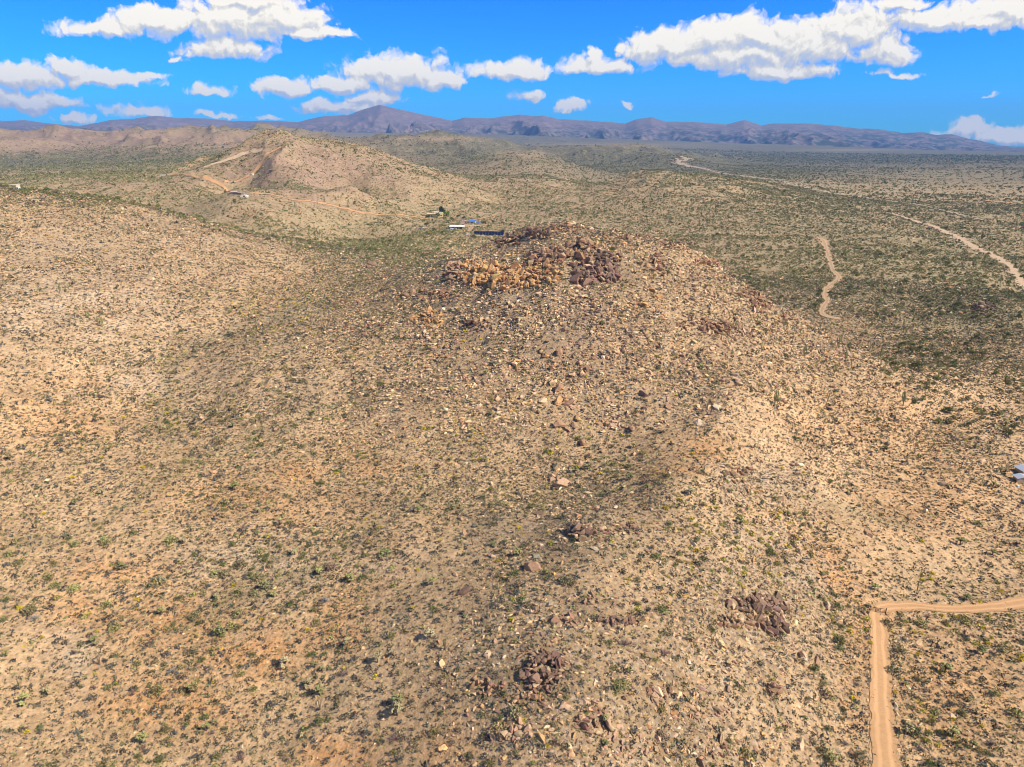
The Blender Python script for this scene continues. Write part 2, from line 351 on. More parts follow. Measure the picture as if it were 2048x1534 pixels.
def mat_new(name):
    m = bpy.data.materials.new(name); m.use_nodes = True
    t = NT(m.node_tree); t.n.clear()
    o = t.add('ShaderNodeOutputMaterial'); b = t.add('ShaderNodeBsdfPrincipled'); t.link(b.outputs[0], o.inputs[0])
    b.inputs['Roughness'].default_value = 0.9; b.inputs['Specular IOR Level'].default_value = 0.15
    return m, t, b
def ground_mat():
    m, t, b = mat_new('desert_soil')
    ge = t.add('ShaderNodeNewGeometry'); pos = ge.outputs['Position']
    def at(n):
        a = t.add('ShaderNodeAttribute', attribute_name=n); return a.outputs['Fac']
    base = t.mix(t.noise(pos, 0.03, 5, .6), (0.62, 0.375, 0.185, 1), (0.71, 0.475, 0.265, 1))
    n1 = t.noise(pos, 0.22, 5, .6)
    zo_ = t.math('MULTIPLY', at('orange'), t.math('MULTIPLY', t.smooth(n1, .30, .50), t.smooth(t.noise(pos, 1.3, 4, .7), .3, .55, .55, 1)))
    c = t.mix(zo_, base, (0.76, 0.37, 0.14, 1))
    zp_ = t.math('MULTIPLY', at('pale'), t.smooth(t.noise(pos, 0.13, 5, .65), .3, .62))
    c = t.mix(zp_, c, (0.70, 0.52, 0.36, 1))
    zd_ = t.math('MULTIPLY', at('dark'), t.smooth(t.noise(pos, 0.3, 5, .65), .25, .6, 0, .8))
    c = t.mix(zd_, c, (0.27, 0.205, 0.115, 1))
    c = t.mix(t.math('MULTIPLY', at('rocky'), .62), c, (0.37, 0.245, 0.125, 1))
    # dry grass and litter in patches
    c = t.mix(t.smooth(t.noise(pos, 0.6, 6, .7), .52, .75, 0, .45), c, (0.30, 0.25, 0.13, 1))
    og = t.math('MULTIPLY', at('olive'), t.smooth(t.noise(pos, 0.35, 6, .75), .36, .58))
    c = t.mix(og, c, (0.31, 0.26, 0.13, 1))
    c = t.mix(at('red'), c, t.mix(t.noise(pos, 0.02, 6, .7), (0.27, 0.155, 0.115, 1), (0.43, 0.27, 0.195, 1)))
    # pebbles / gravel: per-stone colour, strongest on the rocky slopes
    v = t.add('ShaderNodeTexVoronoi'); t.link(pos, v.inputs['Vector']); v.inputs['Scale'].default_value = 1.6
    hs = t.add('ShaderNodeSeparateColor'); t.link(v.outputs['Color'], hs.inputs[0])
    stone = t.mix(hs.outputs[0], (0.20, 0.135, 0.10, 1), (0.62, 0.46, 0.32, 1))
    sf = t.math('MULTIPLY', t.smooth(hs.outputs[1], .45, .6), t.math('MULTIPLY_ADD', at('rocky'), .55, .25))
    c = t.mix(sf, c, stone)
    # far ground: the mottling of shrubs too small to be modelled
    far = at('far')
    nf = t.noise(pos, 0.09, 7, .75)
    shrub = t.mix(t.noise(pos, 0.004, 4, .6), (0.095, 0.095, 0.055, 1), (0.15, 0.145, 0.09, 1))
    ff = t.math('MULTIPLY', far, t.smooth(nf, .33, .5))
    c = t.mix(ff, c, shrub)
    mt = t.math('MULTIPLY', t.smooth(t.noise(pos, 0.7, 8, .8), .34, .66, .70, 1.2), t.smooth(t.noise(pos, 0.06, 5, .7), .3, .7, .84, 1.12))
    cm = t.add('ShaderNodeVectorMath', operation='SCALE'); t.link(c, cm.inputs[0]); t.link(mt, cm.inputs['Scale']); c = cm.outputs[0]
    t.link(c, b.inputs['Base Color'])
    bmp = t.add('ShaderNodeBump'); bmp.inputs['Strength'].default_value = 0.8; bmp.inputs['Distance'].default_value = 0.35
    hh = t.math('ADD', t.math('MULTIPLY', t.noise(pos, 2.2, 6, .8), 1.0), t.math('MULTIPLY', v.outputs['Distance'], -0.5))
    t.link(hh, bmp.inputs['Height']); t.link(bmp.outputs[0], b.inputs['Normal'])
    return m
GM = ground_mat()
me = new_mesh('ground', np.c_[GX.ravel(), GY.ravel(), GZ.ravel()], None, quads=grid_quads(*GX.shape)[:, ::-1])
rockfar = rocky * sm(GR, 900, 2500)
farv = sm(GR, 1500, 3500) * (1 - .75 * np.clip(rockfar + blobs(PX, PY, [(200,280,500,26,.9),(1900,345,300,16,.55),(1900,400,200,30,.6),(870,278,110,6,.8),(1050,308,60,7,.9),(1230,290,200,5,.4),(1700,300,100,2,.6)]), 0, 1))
for n, a in (('orange', zo), ('pale', zp), ('dark', zd), ('rocky', rocky), ('far', farv), ('olive', zol), ('red', zred)): set_attr(me, n, np.clip(a, 0, 1).ravel())
ground = link('ground', me, GM, kind='structure', label='stony tan and orange desert ground of hills and basin')

# ------------------------------------------------------------------ far mountains
def mountains():
    sil = np.array([(-500,262),(-200,250),(0,243),(60,240),(100,246),(165,252),(230,240),(270,238),(320,231),(365,236),(420,237),(470,242),(540,241),(600,244),(650,232),(700,230),(735,217),(765,209),(800,218),(850,229),(905,241),(930,235),
        (980,236),(1040,229),(1065,232),(1085,231),(1120,238),(1180,241),(1250,246),(1270,238),(1300,234),(1330,243),(1390,244),(1450,248),(1485,240),(1520,250),(1545,247),(1600,246),(1660,250),(1700,256),(1760,259),(1800,266),(1840,264),
        (1870,270),(1900,268),(1930,276),(1960,282),(2000,291),(2030,294),(2100,300),(2300,304),(2600,304)], float)
    npx = 1500
    pxs = np.linspace(-450, 2550, npx)
    crest = np.interp(pxs, sil[:, 0], sil[:, 1])
    Yc = 15500.0
    dpt = np.linspace(0, 1, 150)                 # 0 foot near, .62 crest, 1 behind
    PXm, Tm = np.meshgrid(pxs, dpt)
    Yw = 9600 + Tm * 9600
    Xw = (PXm - 1024) / FPX * CT * Yw
    zc = CAMZ + (285 - crest) / FPX * CT * CT * Yc * 1.03 + (285 - crest) * 0
    d = [pixdir(p, c) for p, c in zip(pxs, crest)]
    zc = np.array([CAMZ + q[2] / q[1] * Yc for q in d])
    base = np.interp(pxs, [-450, 400, 1000, 1300, 1600, 1900, 2550], [230, 230, 150, 80, 50, 5, -30]) 
    tc = (Yc - 9600) / 9600
    Hc = np.maximum(zc - base, 0)
    prof = np.where(Tm < tc, np.clip(Tm / tc, 0, 1) ** 1.7, np.clip((1 - Tm) / (1 - tc), 0, 1) ** .8)
    rg = ridged(Xw / 1150 + fbm(Xw / 900, Yw / 900, 3, 3) * .3, Yw / 4200, 3, 71)
    rg2 = ridged(Xw / 520 + fbm(Xw / 400, Yw / 700, 2, 5) * .3, Yw / 1600, 3, 75)
    fall = 6.2 * np.clip(Tm / tc, 0, 1) * (1 - np.clip(Tm / tc, 0, 1)) ** 1.8
    fall = np.where(Tm < tc, fall * 1.0, 0)
    Zm = base[None] + Hc[None] * prof + Hc[None] * fall * ((rg - .62) * 1.0 + (rg2 - .5) * .42)
    # the crest must stay the skyline
    ang = (Zm - CAMZ) / Yw; cl = (zc - CAMZ) / Yc
    over = np.where(Tm < tc, np.minimum(ang, cl[None] - .0005 * (1 - Tm / tc)), ang)
    Zm = CAMZ + over * Yw
    Zm += fbm(Xw / 160, Yw / 160, 3, 81) * 9 * np.clip(prof, 0, 1)
    Zm[0] = base - 80
    m, t, b = mat_new('mountain_rock')
    ge = t.add('ShaderNodeNewGeometry'); pos = ge.outputs['Position']
    c = t.mix(t.noise(pos, 0.0012, 6, .65), (0.15, 0.105, 0.10, 1), (0.33, 0.225, 0.20, 1))
    sx = t.add('ShaderNodeSeparateXYZ'); t.link(pos, sx.inputs[0])
    low = t.smooth(sx.outputs[2], 160, 520, 1, 0)
    c = t.mix(t.math('MULTIPLY', t.smooth(t.noise(pos, 0.006, 6, .7), .42, .56), t.math('MULTIPLY_ADD', low, .8, .25)), c, (0.045, 0.06, 0.04, 1))
    t.link(c, b.inputs['Base Color'])
    me = new_mesh('mountains', np.c_[Xw.ravel(), Yw.ravel(), Zm.ravel()], None, quads=grid_quads(*Xw.shape)[:, ::-1])
    link('mountains', me, m, kind='structure', label='long blue-purple mountain range across the horizon')
mountains()

def haze():
    m = bpy.data.materials.new('haze'); m.use_nodes = True; t = NT(m.node_tree); t.n.clear()
    o = t.add('ShaderNodeOutputMaterial'); v = t.add('ShaderNodeVolumePrincipled')
    v.inputs['Color'].default_value = HAZE_COL; v.inputs['Density'].default_value = HAZE_D; v.inputs['Anisotropy'].default_value = 0.0
    t.link(v.outputs[0], o.inputs['Volume'])
    x, y0, y1, z0, z1 = 26000, -12000, 22000, -300, 1120
    V = [(sx * x, yy, zz) for zz in (z0, z1) for sx, yy in ((-1, y0), (1, y0), (1, y1), (-1, y1))]
    F = np.array([(0, 3, 2, 1), (4, 5, 6, 7), (0, 1, 5, 4), (1, 2, 6, 5), (2, 3, 7, 6), (3, 0, 4, 7)])
    link('haze', new_mesh('haze', V, None, False, quads=F), m, kind='stuff')
HAZE_COL = (0.27, 0.52, 1.0, 1); HAZE_D = 4.4e-5
haze()

# ------------------------------------------------------------------ roads, tracks and the wash
def ribbon(name, pts, width, mat, off=None, label=None, jag=0.25, ncr=6):
    """pts: picture positions of the centre line; width in metres"""
    G = np.array([P(px, py)[:2] for px, py in pts])
    d = np.r_[0, np.cumsum(np.hypot(*np.diff(G, axis=0).T))]
    wd = np.array(width, float) if np.ndim(width) else np.full(len(pts), float(width))
    step = max(0.35, np.hypot(*G[0]) / 400)
    s = np.arange(0, d[-1], step)
    k = np.exp(-np.linspace(-2, 2, 9) ** 2); k /= k.sum()
    X, Yv, Wd = np.interp(s, d, G[:, 0]), np.interp(s, d, G[:, 1]), np.interp(s, d, wd)
    pad = 4
    sm_ = lambda a: np.convolve(np.r_[[a[0]] * pad, a, [a[-1]] * pad], k, 'valid')
    for _ in range(6): X, Yv = sm_(X), sm_(Yv)
    tx, ty = np.gradient(X), np.gradient(Yv); L = np.hypot(tx, ty) + 1e-9; nx, ny = -ty / L, tx / L
    hw = Wd / 2
    e1 = hw * (1 + jag * fbm(s / 2.5, s * 0 + 3.3, 4, 31) + jag * fbm(s / 12, s * 0 + 9, 2, 33)); e2 = hw * (1 + jag * fbm(s / 2.5, s * 0 + 13.3, 4, 37) + jag * fbm(s / 14, s * 0 + 5, 2, 39))
    f = np.linspace(-1, 1, ncr)[None]
    off_ = np.where(f < 0, -f * e1[:, None], -f * e2[:, None])
    VX = X[:, None] + nx[:, None] * -off_ * np.sign(-1) * 1.0 if False else X[:, None] + nx[:, None] * np.where(f < 0, f * e1[:, None], f * e2[:, None])
    VY = Yv[:, None] + ny[:, None] * np.where(f < 0, f * e1[:, None], f * e2[:, None])
    r = np.hypot(VX, VY)
    o_ = 0.05 + r * 0.0006 if off is None else off
    VZ = H(VX, VY) + o_
    me = new_mesh(name, np.c_[VX.ravel(), VY.ravel(), VZ.ravel()], None, quads=grid_quads(*VX.shape))
    set_attr(me, 'across', np.broadcast_to(f, VX.shape).ravel())
    if name != 'gravel_wash': ROADS.append((X, Yv, hw))
    else: ROADS.append((X, Yv, hw * .12))
    if name in ('winding_track', 'foot_track', 'hill_track', 'sandy_wash'): ROADS[-1] = (X, Yv, hw * .62)
    return link(name, me, mat, kind='structure', label=label or name.replace('_', ' '))
ROADS = []
def dirt_mat(name, c1, c2, ruts=True):
    m, t, b = mat_new(name)
    ge = t.add('ShaderNodeNewGeometry'); pos = ge.outputs['Position']
    c = t.mix(t.noise(pos, 0.35, 6, .65), c1, c2)
    if ruts:
        a = t.add('ShaderNodeAttribute', attribute_name='across')
        ab = t.math('ABSOLUTE', t.math('ADD', a.outputs['Fac'], t.math('MULTIPLY_ADD', t.noise(pos, .15, 2), .2, -.1)))
        rt = t.smooth(t.math('ABSOLUTE', t.math('SUBTRACT', ab, .45)), .05, .28)
        c = t.mix(t.math('MULTIPLY', rt, t.math('MULTIPLY', t.noise(pos, 1.2, 5, .7), 1.1)), c, tuple(v * .72 for v in c2[:3]) + (1,))
    t.link(c, b.inputs['Base Color'])
    bp = t.add('ShaderNodeBump'); bp.inputs['Strength'].default_value = .5; bp.inputs['Distance'].default_value = .15
    t.link(t.noise(pos, 2.5, 6, .7), bp.inputs['Height']); t.link(bp.outputs[0], b.inputs['Normal'])
    return m
M_ROAD = dirt_mat('road_dirt', (0.70, 0.42, 0.215, 1), (0.60, 0.33, 0.155, 1))
M_TRACK = dirt_mat('track_dirt', (0.62, 0.42, 0.25, 1), (0.52, 0.33, 0.18, 1))
M_WASH = dirt_mat('wash_sand', (0.66, 0.46, 0.29, 1), (0.52, 0.36, 0.22, 1), False)
M_WASHP = dirt_mat('wash_gravel', (0.56, 0.42, 0.28, 1), (0.36, 0.28, 0.18, 1), False)
M_CUT = dirt_mat('cut_dirt', (0.64, 0.37, 0.19, 1), (0.54, 0.29, 0.135, 1), False)
if True:
    ribbon('dirt_road', [(1785,1640),(1772,1534),(1765,1450),(1762,1400),(1760,1350),(1758,1300),(1756,1260),(1754,1232),(1756,1222)], [7.5,5.2,4.3,3.6,3.6,3.5,3.2,3.2,3.4], M_ROAD, label='orange dirt road running up to the metal gate', jag=.3)
    ribbon('side_road', [(1750,1220),(1775,1213),(1830,1211),(1880,1218),(1940,1218),(2000,1213),(2060,1202),(2200,1180)], [2.6,3.4,3.0,2.8,2.9,3.2,3.4,3.4], M_ROAD, label='orange dirt road turning right beyond the gate', jag=.35)
    ribbon('winding_track', [(1632,476),(1642,478),(1650,490),(1654,505),(1660,520),(1663,535),(1668,545),(1682,556),(1666,566),(1652,578),(1650,590),(1657,602),(1645,615),(1641,628),(1646,636),(1680,638),(1700,641)], [16,12,8,7,7,7,6.5,6,6,6,5.5,5,5,5,6,5,3], M_TRACK, label='pale winding track crossing the green flat', jag=.5)
    ribbon('sandy_wash', [(2120,640),(2060,585),(2038,555),(2022,535),(1995,515),(1950,496),(1905,470),(1870,455),(1835,444),(1805,434),(1770,425)], [9,9,9,8,10,13,13,12,9,7,4], M_WASH, label='sandy dry wash curving across the flat at right', jag=.8)
    ribbon('gravel_wash', [(1980,445),(1920,430),(1850,412),(1780,402),(1700,391),(1640,383),(1580,368),(1520,357),(1460,350),(1410,338),(1370,330),(1352,324),(1380,318),(1340,312)], [5,8,10,14,22,30,34,34,34,34,50,60,34,20], M_WASHP, label='pale gravel wash running back towards the mountains', jag=1.1)
    ribbon('far_wash', [(1950,400),(2000,405),(2100,412)], [7,9,9], M_CUT, label='thin orange bank beyond the wash', jag=.6)
    ribbon('ranch_road', [(870,437),(830,434),(790,433),(755,430),(720,426),(690,418),(660,409),(630,404),(600,402),(575,398),(545,389),(520,387),(498,389)], [3,3,3,3.4,3.6,4,4,4,4,4,5,6,4], M_CUT, label='orange dirt road along the foot of the far hill', jag=.3)
    ribbon('ranch_road', [(462,384),(452,376),(436,366),(415,359),(395,356),(380,351),(350,349),(335,349)], [4,5,6,7,6,4,4,5], M_CUT, label='orange dirt road left of the pink ranch buildings', jag=.3)
    ribbon('hill_track', [(445,372),(470,363),(498,352),(512,345),(520,332),(528,318),(538,306),(552,298),(570,293)], [4,5,6,8,8,8,8,7,5], M_CUT, label='tan track climbing the far hill', jag=.4)
    ribbon('hill_track', [(400,337),(430,329),(455,320),(480,310),(505,302),(530,298)], [4,5,6,11,14,8], M_WASH, label='pale bench track across the far hill', jag=.4)
    ribbon('driveway', [(868,438),(885,441),(905,446),(925,448),(938,452),(943,457),(938,463),(925,464),(905,465)], [3,3,4,5,7,8,8,8,6], M_TRACK, label='pale driveway winding through the homestead', jag=.3)
    ribbon('driveway', [(910,446),(945,441),(970,436),(985,432),(1010,423),(1050,420),(1090,424)], [3,4,6,5,2.5,2.5,2.5], M_TRACK, label='pale track leaving the homestead towards the right', jag=.4)
    ribbon('driveway', [(955,465),(975,462),(1000,464),(1015,466)], [6,8,10,6], M_WASH, label='tan yard beside the dark solar array', jag=.4)
    ribbon('foot_track', [(1730,482),(1760,480),(1800,484),(1850,491),(1900,492)], [2,2.4,2.4,2.4,2], M_TRACK, label='thin pale track crossing the green flat', jag=.3)
def roadclear(x, y, pad=0.5):
    m = np.ones(len(x), bool)
    for X, Yv, hw in ROADS:
        lo = (x > X.min() - 40) & (x < X.max() + 40) & (y > Yv.min() - 40) & (y < Yv.max() + 40)
        idx = np.nonzero(lo)[0]
        st = max(1, len(X) // 250)
        for i in range(0, len(idx), 4000):
            k = idx[i:i+4000]
            d2 = (x[k][:, None] - X[::st]) ** 2 + (y[k][:, None] - Yv[::st]) ** 2
            j = d2.argmin(1)
            m[k[np.sqrt(d2[np.arange(len(k)), j]) < hw[::st][j] + pad]] = False
    return m

# ------------------------------------------------------------------ plant and rock shapes (kept as arrays, then used for single objects and for masses)
rng = np.random.default_rng(7)
def tint_mat(name, rough=.9, spec=.1, var=.0, bump=None):
    m, t, b = mat_new(name); b.inputs['Roughness'].default_value = rough; b.inputs['Specular IOR Level'].default_value = spec
    a = t.add('ShaderNodeAttribute', attribute_name='tint'); oi = t.add('ShaderNodeObjectInfo')
    c = t.mix(1.0, a.outputs['Color'], oi.outputs['Color'], 'MULTIPLY')
    if bump:
        tc = t.add('ShaderNodeNewGeometry')
        n = t.noise(tc.outputs['Position'], bump, 5, .65)
        c = t.mix(1.0, c, t.mix(n, (.50, .47, .45, 1), (1.5, 1.46, 1.38, 1)), 'MULTIPLY')
        bp = t.add('ShaderNodeBump'); bp.inputs['Strength'].default_value = .7; bp.inputs['Distance'].default_value = .25
        t.link(n, bp.inputs['Height']); t.link(bp.outputs[0], b.inputs['Normal'])
    t.link(c, b.inputs['Base Color'])
    return m
M_LEAF = tint_mat('desert_foliage', .85, .1)
M_ROCK = tint_mat('granite', .88, .2, bump=1.3)
M_CACT = tint_mat('cactus_skin', .8, .15)
M_WOOD = tint_mat('weathered_wood', .9, .1)

def leaf_bush(n, rx=1.0, rz=.7, leaf=.3, seed=0, shell=.35, lift=0.0, asp=1.0, vdir=None):
    """clump of n small leaf faces filling a dome; per-vertex shade"""
    r = np.random.default_rng(seed)
    th = r.uniform(0, 2 * np.pi, n); cz = r.uniform(0.02, 1, n) ** .8; rad = r.uniform(shell, 1, n) ** .5
    lob = 1 + .22 * np.sin(th * 3 + seed) + .15 * np.sin(th * 5 + seed * 2)
    s = np.sqrt(1 - cz ** 2 * .96)
    c = np.c_[np.cos(th) * s * rad * rx * lob, np.sin(th) * s * rad * rx * lob, cz * rad * rz + lift]
    a = r.normal(size=(n, 3)); a /= np.linalg.norm(a, axis=1)[:, None]
    b = np.cross(a, r.normal(size=(n, 3))); b /= np.linalg.norm(b, axis=1)[:, None]
    sz = leaf * r.uniform(.6, 1.35, n)[:, None]
    V = np.stack([c - a * sz * .5, c + a * sz * .5, c + b * sz * .9 * asp], 1).reshape(-1, 3)
    T = np.arange(3 * n).reshape(-1, 3)
    sh = np.repeat(r.uniform(.7, 1.35, n), 3)
    return V, T, np.c_[sh, sh, sh]
def twig_bush(n, R=1.0, h=1.0, w=.035, seed=0, spread=1.0, segs=1):
    """fan of thin tapering stems rising from one root"""
    r = np.random.default_rng(seed); V = []; T = []; C = []
    for i in range(n):
        th = r.uniform(0, 2 * np.pi); out = r.uniform(.15, 1) * spread; L = r.uniform(.65, 1.1)
        tip = np.array([math.cos(th) * out * R, math.sin(th) * out * R, h * L * math.sqrt(max(.12, 1 - .6 * out * out))])
        base = np.array([math.cos(th) * .06 * R, math.sin(th) * .06 * R, 0])
        side = np.array([-math.sin(th), math.cos(th), 0]) * w
        k = len(V); mid = base * .45 + tip * .55 + np.array([0, 0, .08 * h])
        V += [base - side, base + side, mid + side * .7, mid - side * .7, tip, base + np.array([0, 0, w * 2]), mid + np.array([0, 0, w * 1.6])]
        T += [(k, k+1, k+2), (k, k+2, k+3), (k+3, k+2, k+4), (k+1, k+5, k+6), (k+1, k+6, k+2), (k, k+6, k+5), (k, k+3, k+6), (k+2, k+6, k+4), (k+3, k+4, k+6)]
        s_ = r.uniform(.75, 1.3); C += [(s_, s_, s_)] * 7
    return np.array(V), np.array(T), np.array(C)
def tube(path, rads, ns=6, cap=True, shade=None):
    path = np.array(path, float); V = []; T = []; n = len(path)
    for i in range(n):
        d = path[min(i+1, n-1)] - path[max(i-1, 0)]; d /= np.linalg.norm(d) + 1e-9
        u = np.cross(d, (0, 1, 0.01)) if abs(d[1]) < .9 else np.cross(d, (1, 0, 0)); u /= np.linalg.norm(u); v = np.cross(d, u)
        for k in range(ns):
            a = 2 * math.pi * k / ns; V.append(path[i] + (u * math.cos(a) + v * math.sin(a)) * rads[i])
    for i in range(n - 1):
        for k in range(ns):
            a, b = i * ns + k, i * ns + (k + 1) % ns
            T += [(a, b, b + ns), (a, b + ns, a + ns)]
    if cap:
        V.append(path[-1] + (path[-1] - path[-2]) / (np.linalg.norm(path[-1] - path[-2]) + 1e-9) * rads[-1] * .7); t = len(V) - 1
        for k in range(ns): T.append(((n-1) * ns + k, (n-1) * ns + (k+1) % ns, t))
    V = np.array(V); C = np.ones((len(V), 3)) if shade is None else np.tile(shade, (len(V), 1))
    return V, np.array(T), C
def join(*parts):
    V, T, C, k = [], [], [], 0
    for v, t, c in parts: V.append(v); T.append(t + k); C.append(c); k += len(v)
    return np.vstack(V), np.vstack(T), np.vstack(C)
def tinted(p, col, jit=0): return p[0], p[1], p[2] * np.array(col)
def moved(p, off, sc=1.0): return p[0] * sc + np.array(off), p[1], p[2]
_ico = {}
def ico(sub):
    if sub in _ico: return _ico[sub]
    import bmesh
    bm = bmesh.new(); bmesh.ops.create_icosphere(bm, subdivisions=sub, radius=1)
    V = np.array([v.co[:] for v in bm.verts]); T = np.array([[v.index for v in f.verts] for f in bm.faces]); bm.free()
    _ico[sub] = (V, T); return V, T
def rock(sub, seed, squash=.65, cuts=9, elong=1.25, rounder=0.0):
    """a boulder: sphere cut back by random planes, so it has facets, edges and a flat side or two"""
    r = np.random.default_rng(seed); V, T = ico(sub); V = V.copy()
    N = r.normal(size=(cuts, 3)); N /= np.linalg.norm(N, axis=1)[:, None]
    for n in N:
        d = r.uniform(.42 + rounder, .78 + rounder * .5); k = V @ n; m = k > d
        V[m] -= (k[m] - d)[:, None] * n * (1 - rounder)
    f = 1 + .05 * np.sin(V @ r.normal(size=3) * 4 + r.uniform(0, 6)); V *= f[:, None]
    V *= np.array([elong, 1 / elong ** .5, squash])
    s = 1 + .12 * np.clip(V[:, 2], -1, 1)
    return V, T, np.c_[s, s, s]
def masses(protos, idx, pos, scale, rot, color):
    """many copies of several shapes merged into one mesh's arrays"""
    Vs, Ts, Cs, k = [], [], [], 0
    for q, (V, T, C) in enumerate(protos):
        m = np.nonzero(idx == q)[0]
        if not len(m): continue
        c, s = np.cos(rot[m]), np.sin(rot[m])
        sc = scale[m] if scale.ndim == 2 else np.repeat(scale[m][:, None], 3, 1)
        X = V[None, :, 0] * sc[:, 0:1]; Yv = V[None, :, 1] * sc[:, 1:2]; Zv = V[None, :, 2] * sc[:, 2:3]
        P_ = np.stack([X * c[:, None] - Yv * s[:, None] + pos[m, 0:1], X * s[:, None] + Yv * c[:, None] + pos[m, 1:2], Zv + pos[m, 2:3]], -1)
        Vs.append(P_.reshape(-1, 3)); Cs.append((C[None] * color[m][:, None]).reshape(-1, 3))
        Ts.append((T[None] + (np.arange(len(m)) * len(V))[:, None, None] + k).reshape(-1, 3)); k += len(m) * len(V)
    return np.vstack(Vs), np.vstack(Ts), np.vstack(Cs)

# ------------------------------------------------------------------ where things grow
class Pts: pass
def scatter(n, r0, r1, dens, seed, hgt=1.0, az=47.0, roadpad=.1, margin=2.5, even=None):
    """n tries spread evenly over the ground between r0 and r1; dens(px,py,q) 0..1 keeps"""
    r = np.random.default_rng(seed); N = int(n)
    if even:
        xs, ys = np.meshgrid(np.arange(-r1, r1, even), np.arange(20, r1, even)); x = (xs + (np.arange(xs.shape[0]) % 2)[:, None] * even / 2).ravel(); y = ys.ravel()
        x = x + r.normal(0, even * .30, len(x)); y = y + r.normal(0, even * .30, len(y)); R = np.hypot(x, y); k_ = (R > r0) & (R < r1) & (np.abs(np.arctan2(x, y)) < math.radians(az)); x, y, R = x[k_], y[k_], R[k_]
    else:
        R = np.sqrt(r.uniform(r0 * r0, r1 * r1, N)); a = np.radians(r.uniform(-az, az, N))
        x, y = R * np.sin(a), R * np.cos(a)
    i, j, u, v = gidx(x, y)
    z = sample(GZ, x, y); px, py, dep = project(x, y, z)
    ok = (px > -160) & (px < 2210) & (py < 1720) & (dep > 5)
    ok &= (z + hgt + margin * (R / 300) - CAMZ) / R >= HOR[np.maximum(i - 2, 0), j]
    q = Pts(); q.x, q.y, q.z, q.px, q.py, q.dep, q.i, q.j = [v_[ok] for v_ in (x, y, z, px, py, dep, i, j)]
    q.rocky = rocky[q.i, q.j]; q.dark = zd[q.i, q.j]; q.orange = zo[q.i, q.j]; q.pale = zp[q.i, q.j]
    q.clump = fbm(q.x / 16, q.y / 16, 3, 91); q.clump2 = fbm(q.x / 60, q.y / 60, 3, 95); q.line = zline[q.i, q.j]; q.r = np.hypot(q.x, q.y)
    keep = r.uniform(0, 1, len(q.x)) < dens(q)
    for k in list(vars(q)): setattr(q, k, getattr(q, k)[keep])
    if roadpad is not None:
        m = roadclear(q.x, q.y, roadpad)
        for k in list(vars(q)): setattr(q, k, getattr(q, k)[m])
    zz = (q.z - CAMZ) / q.r
    q.vis = (zz + .4 / q.r >= HOR[np.maximum(q.i - 2, 0), q.j]) & (q.px > 4) & (q.px < 2044) & (q.py < 1530)
    return q
def area(r0, r1, az=47.0): return math.radians(2 * az) / 2 * (r1 * r1 - r0 * r0)

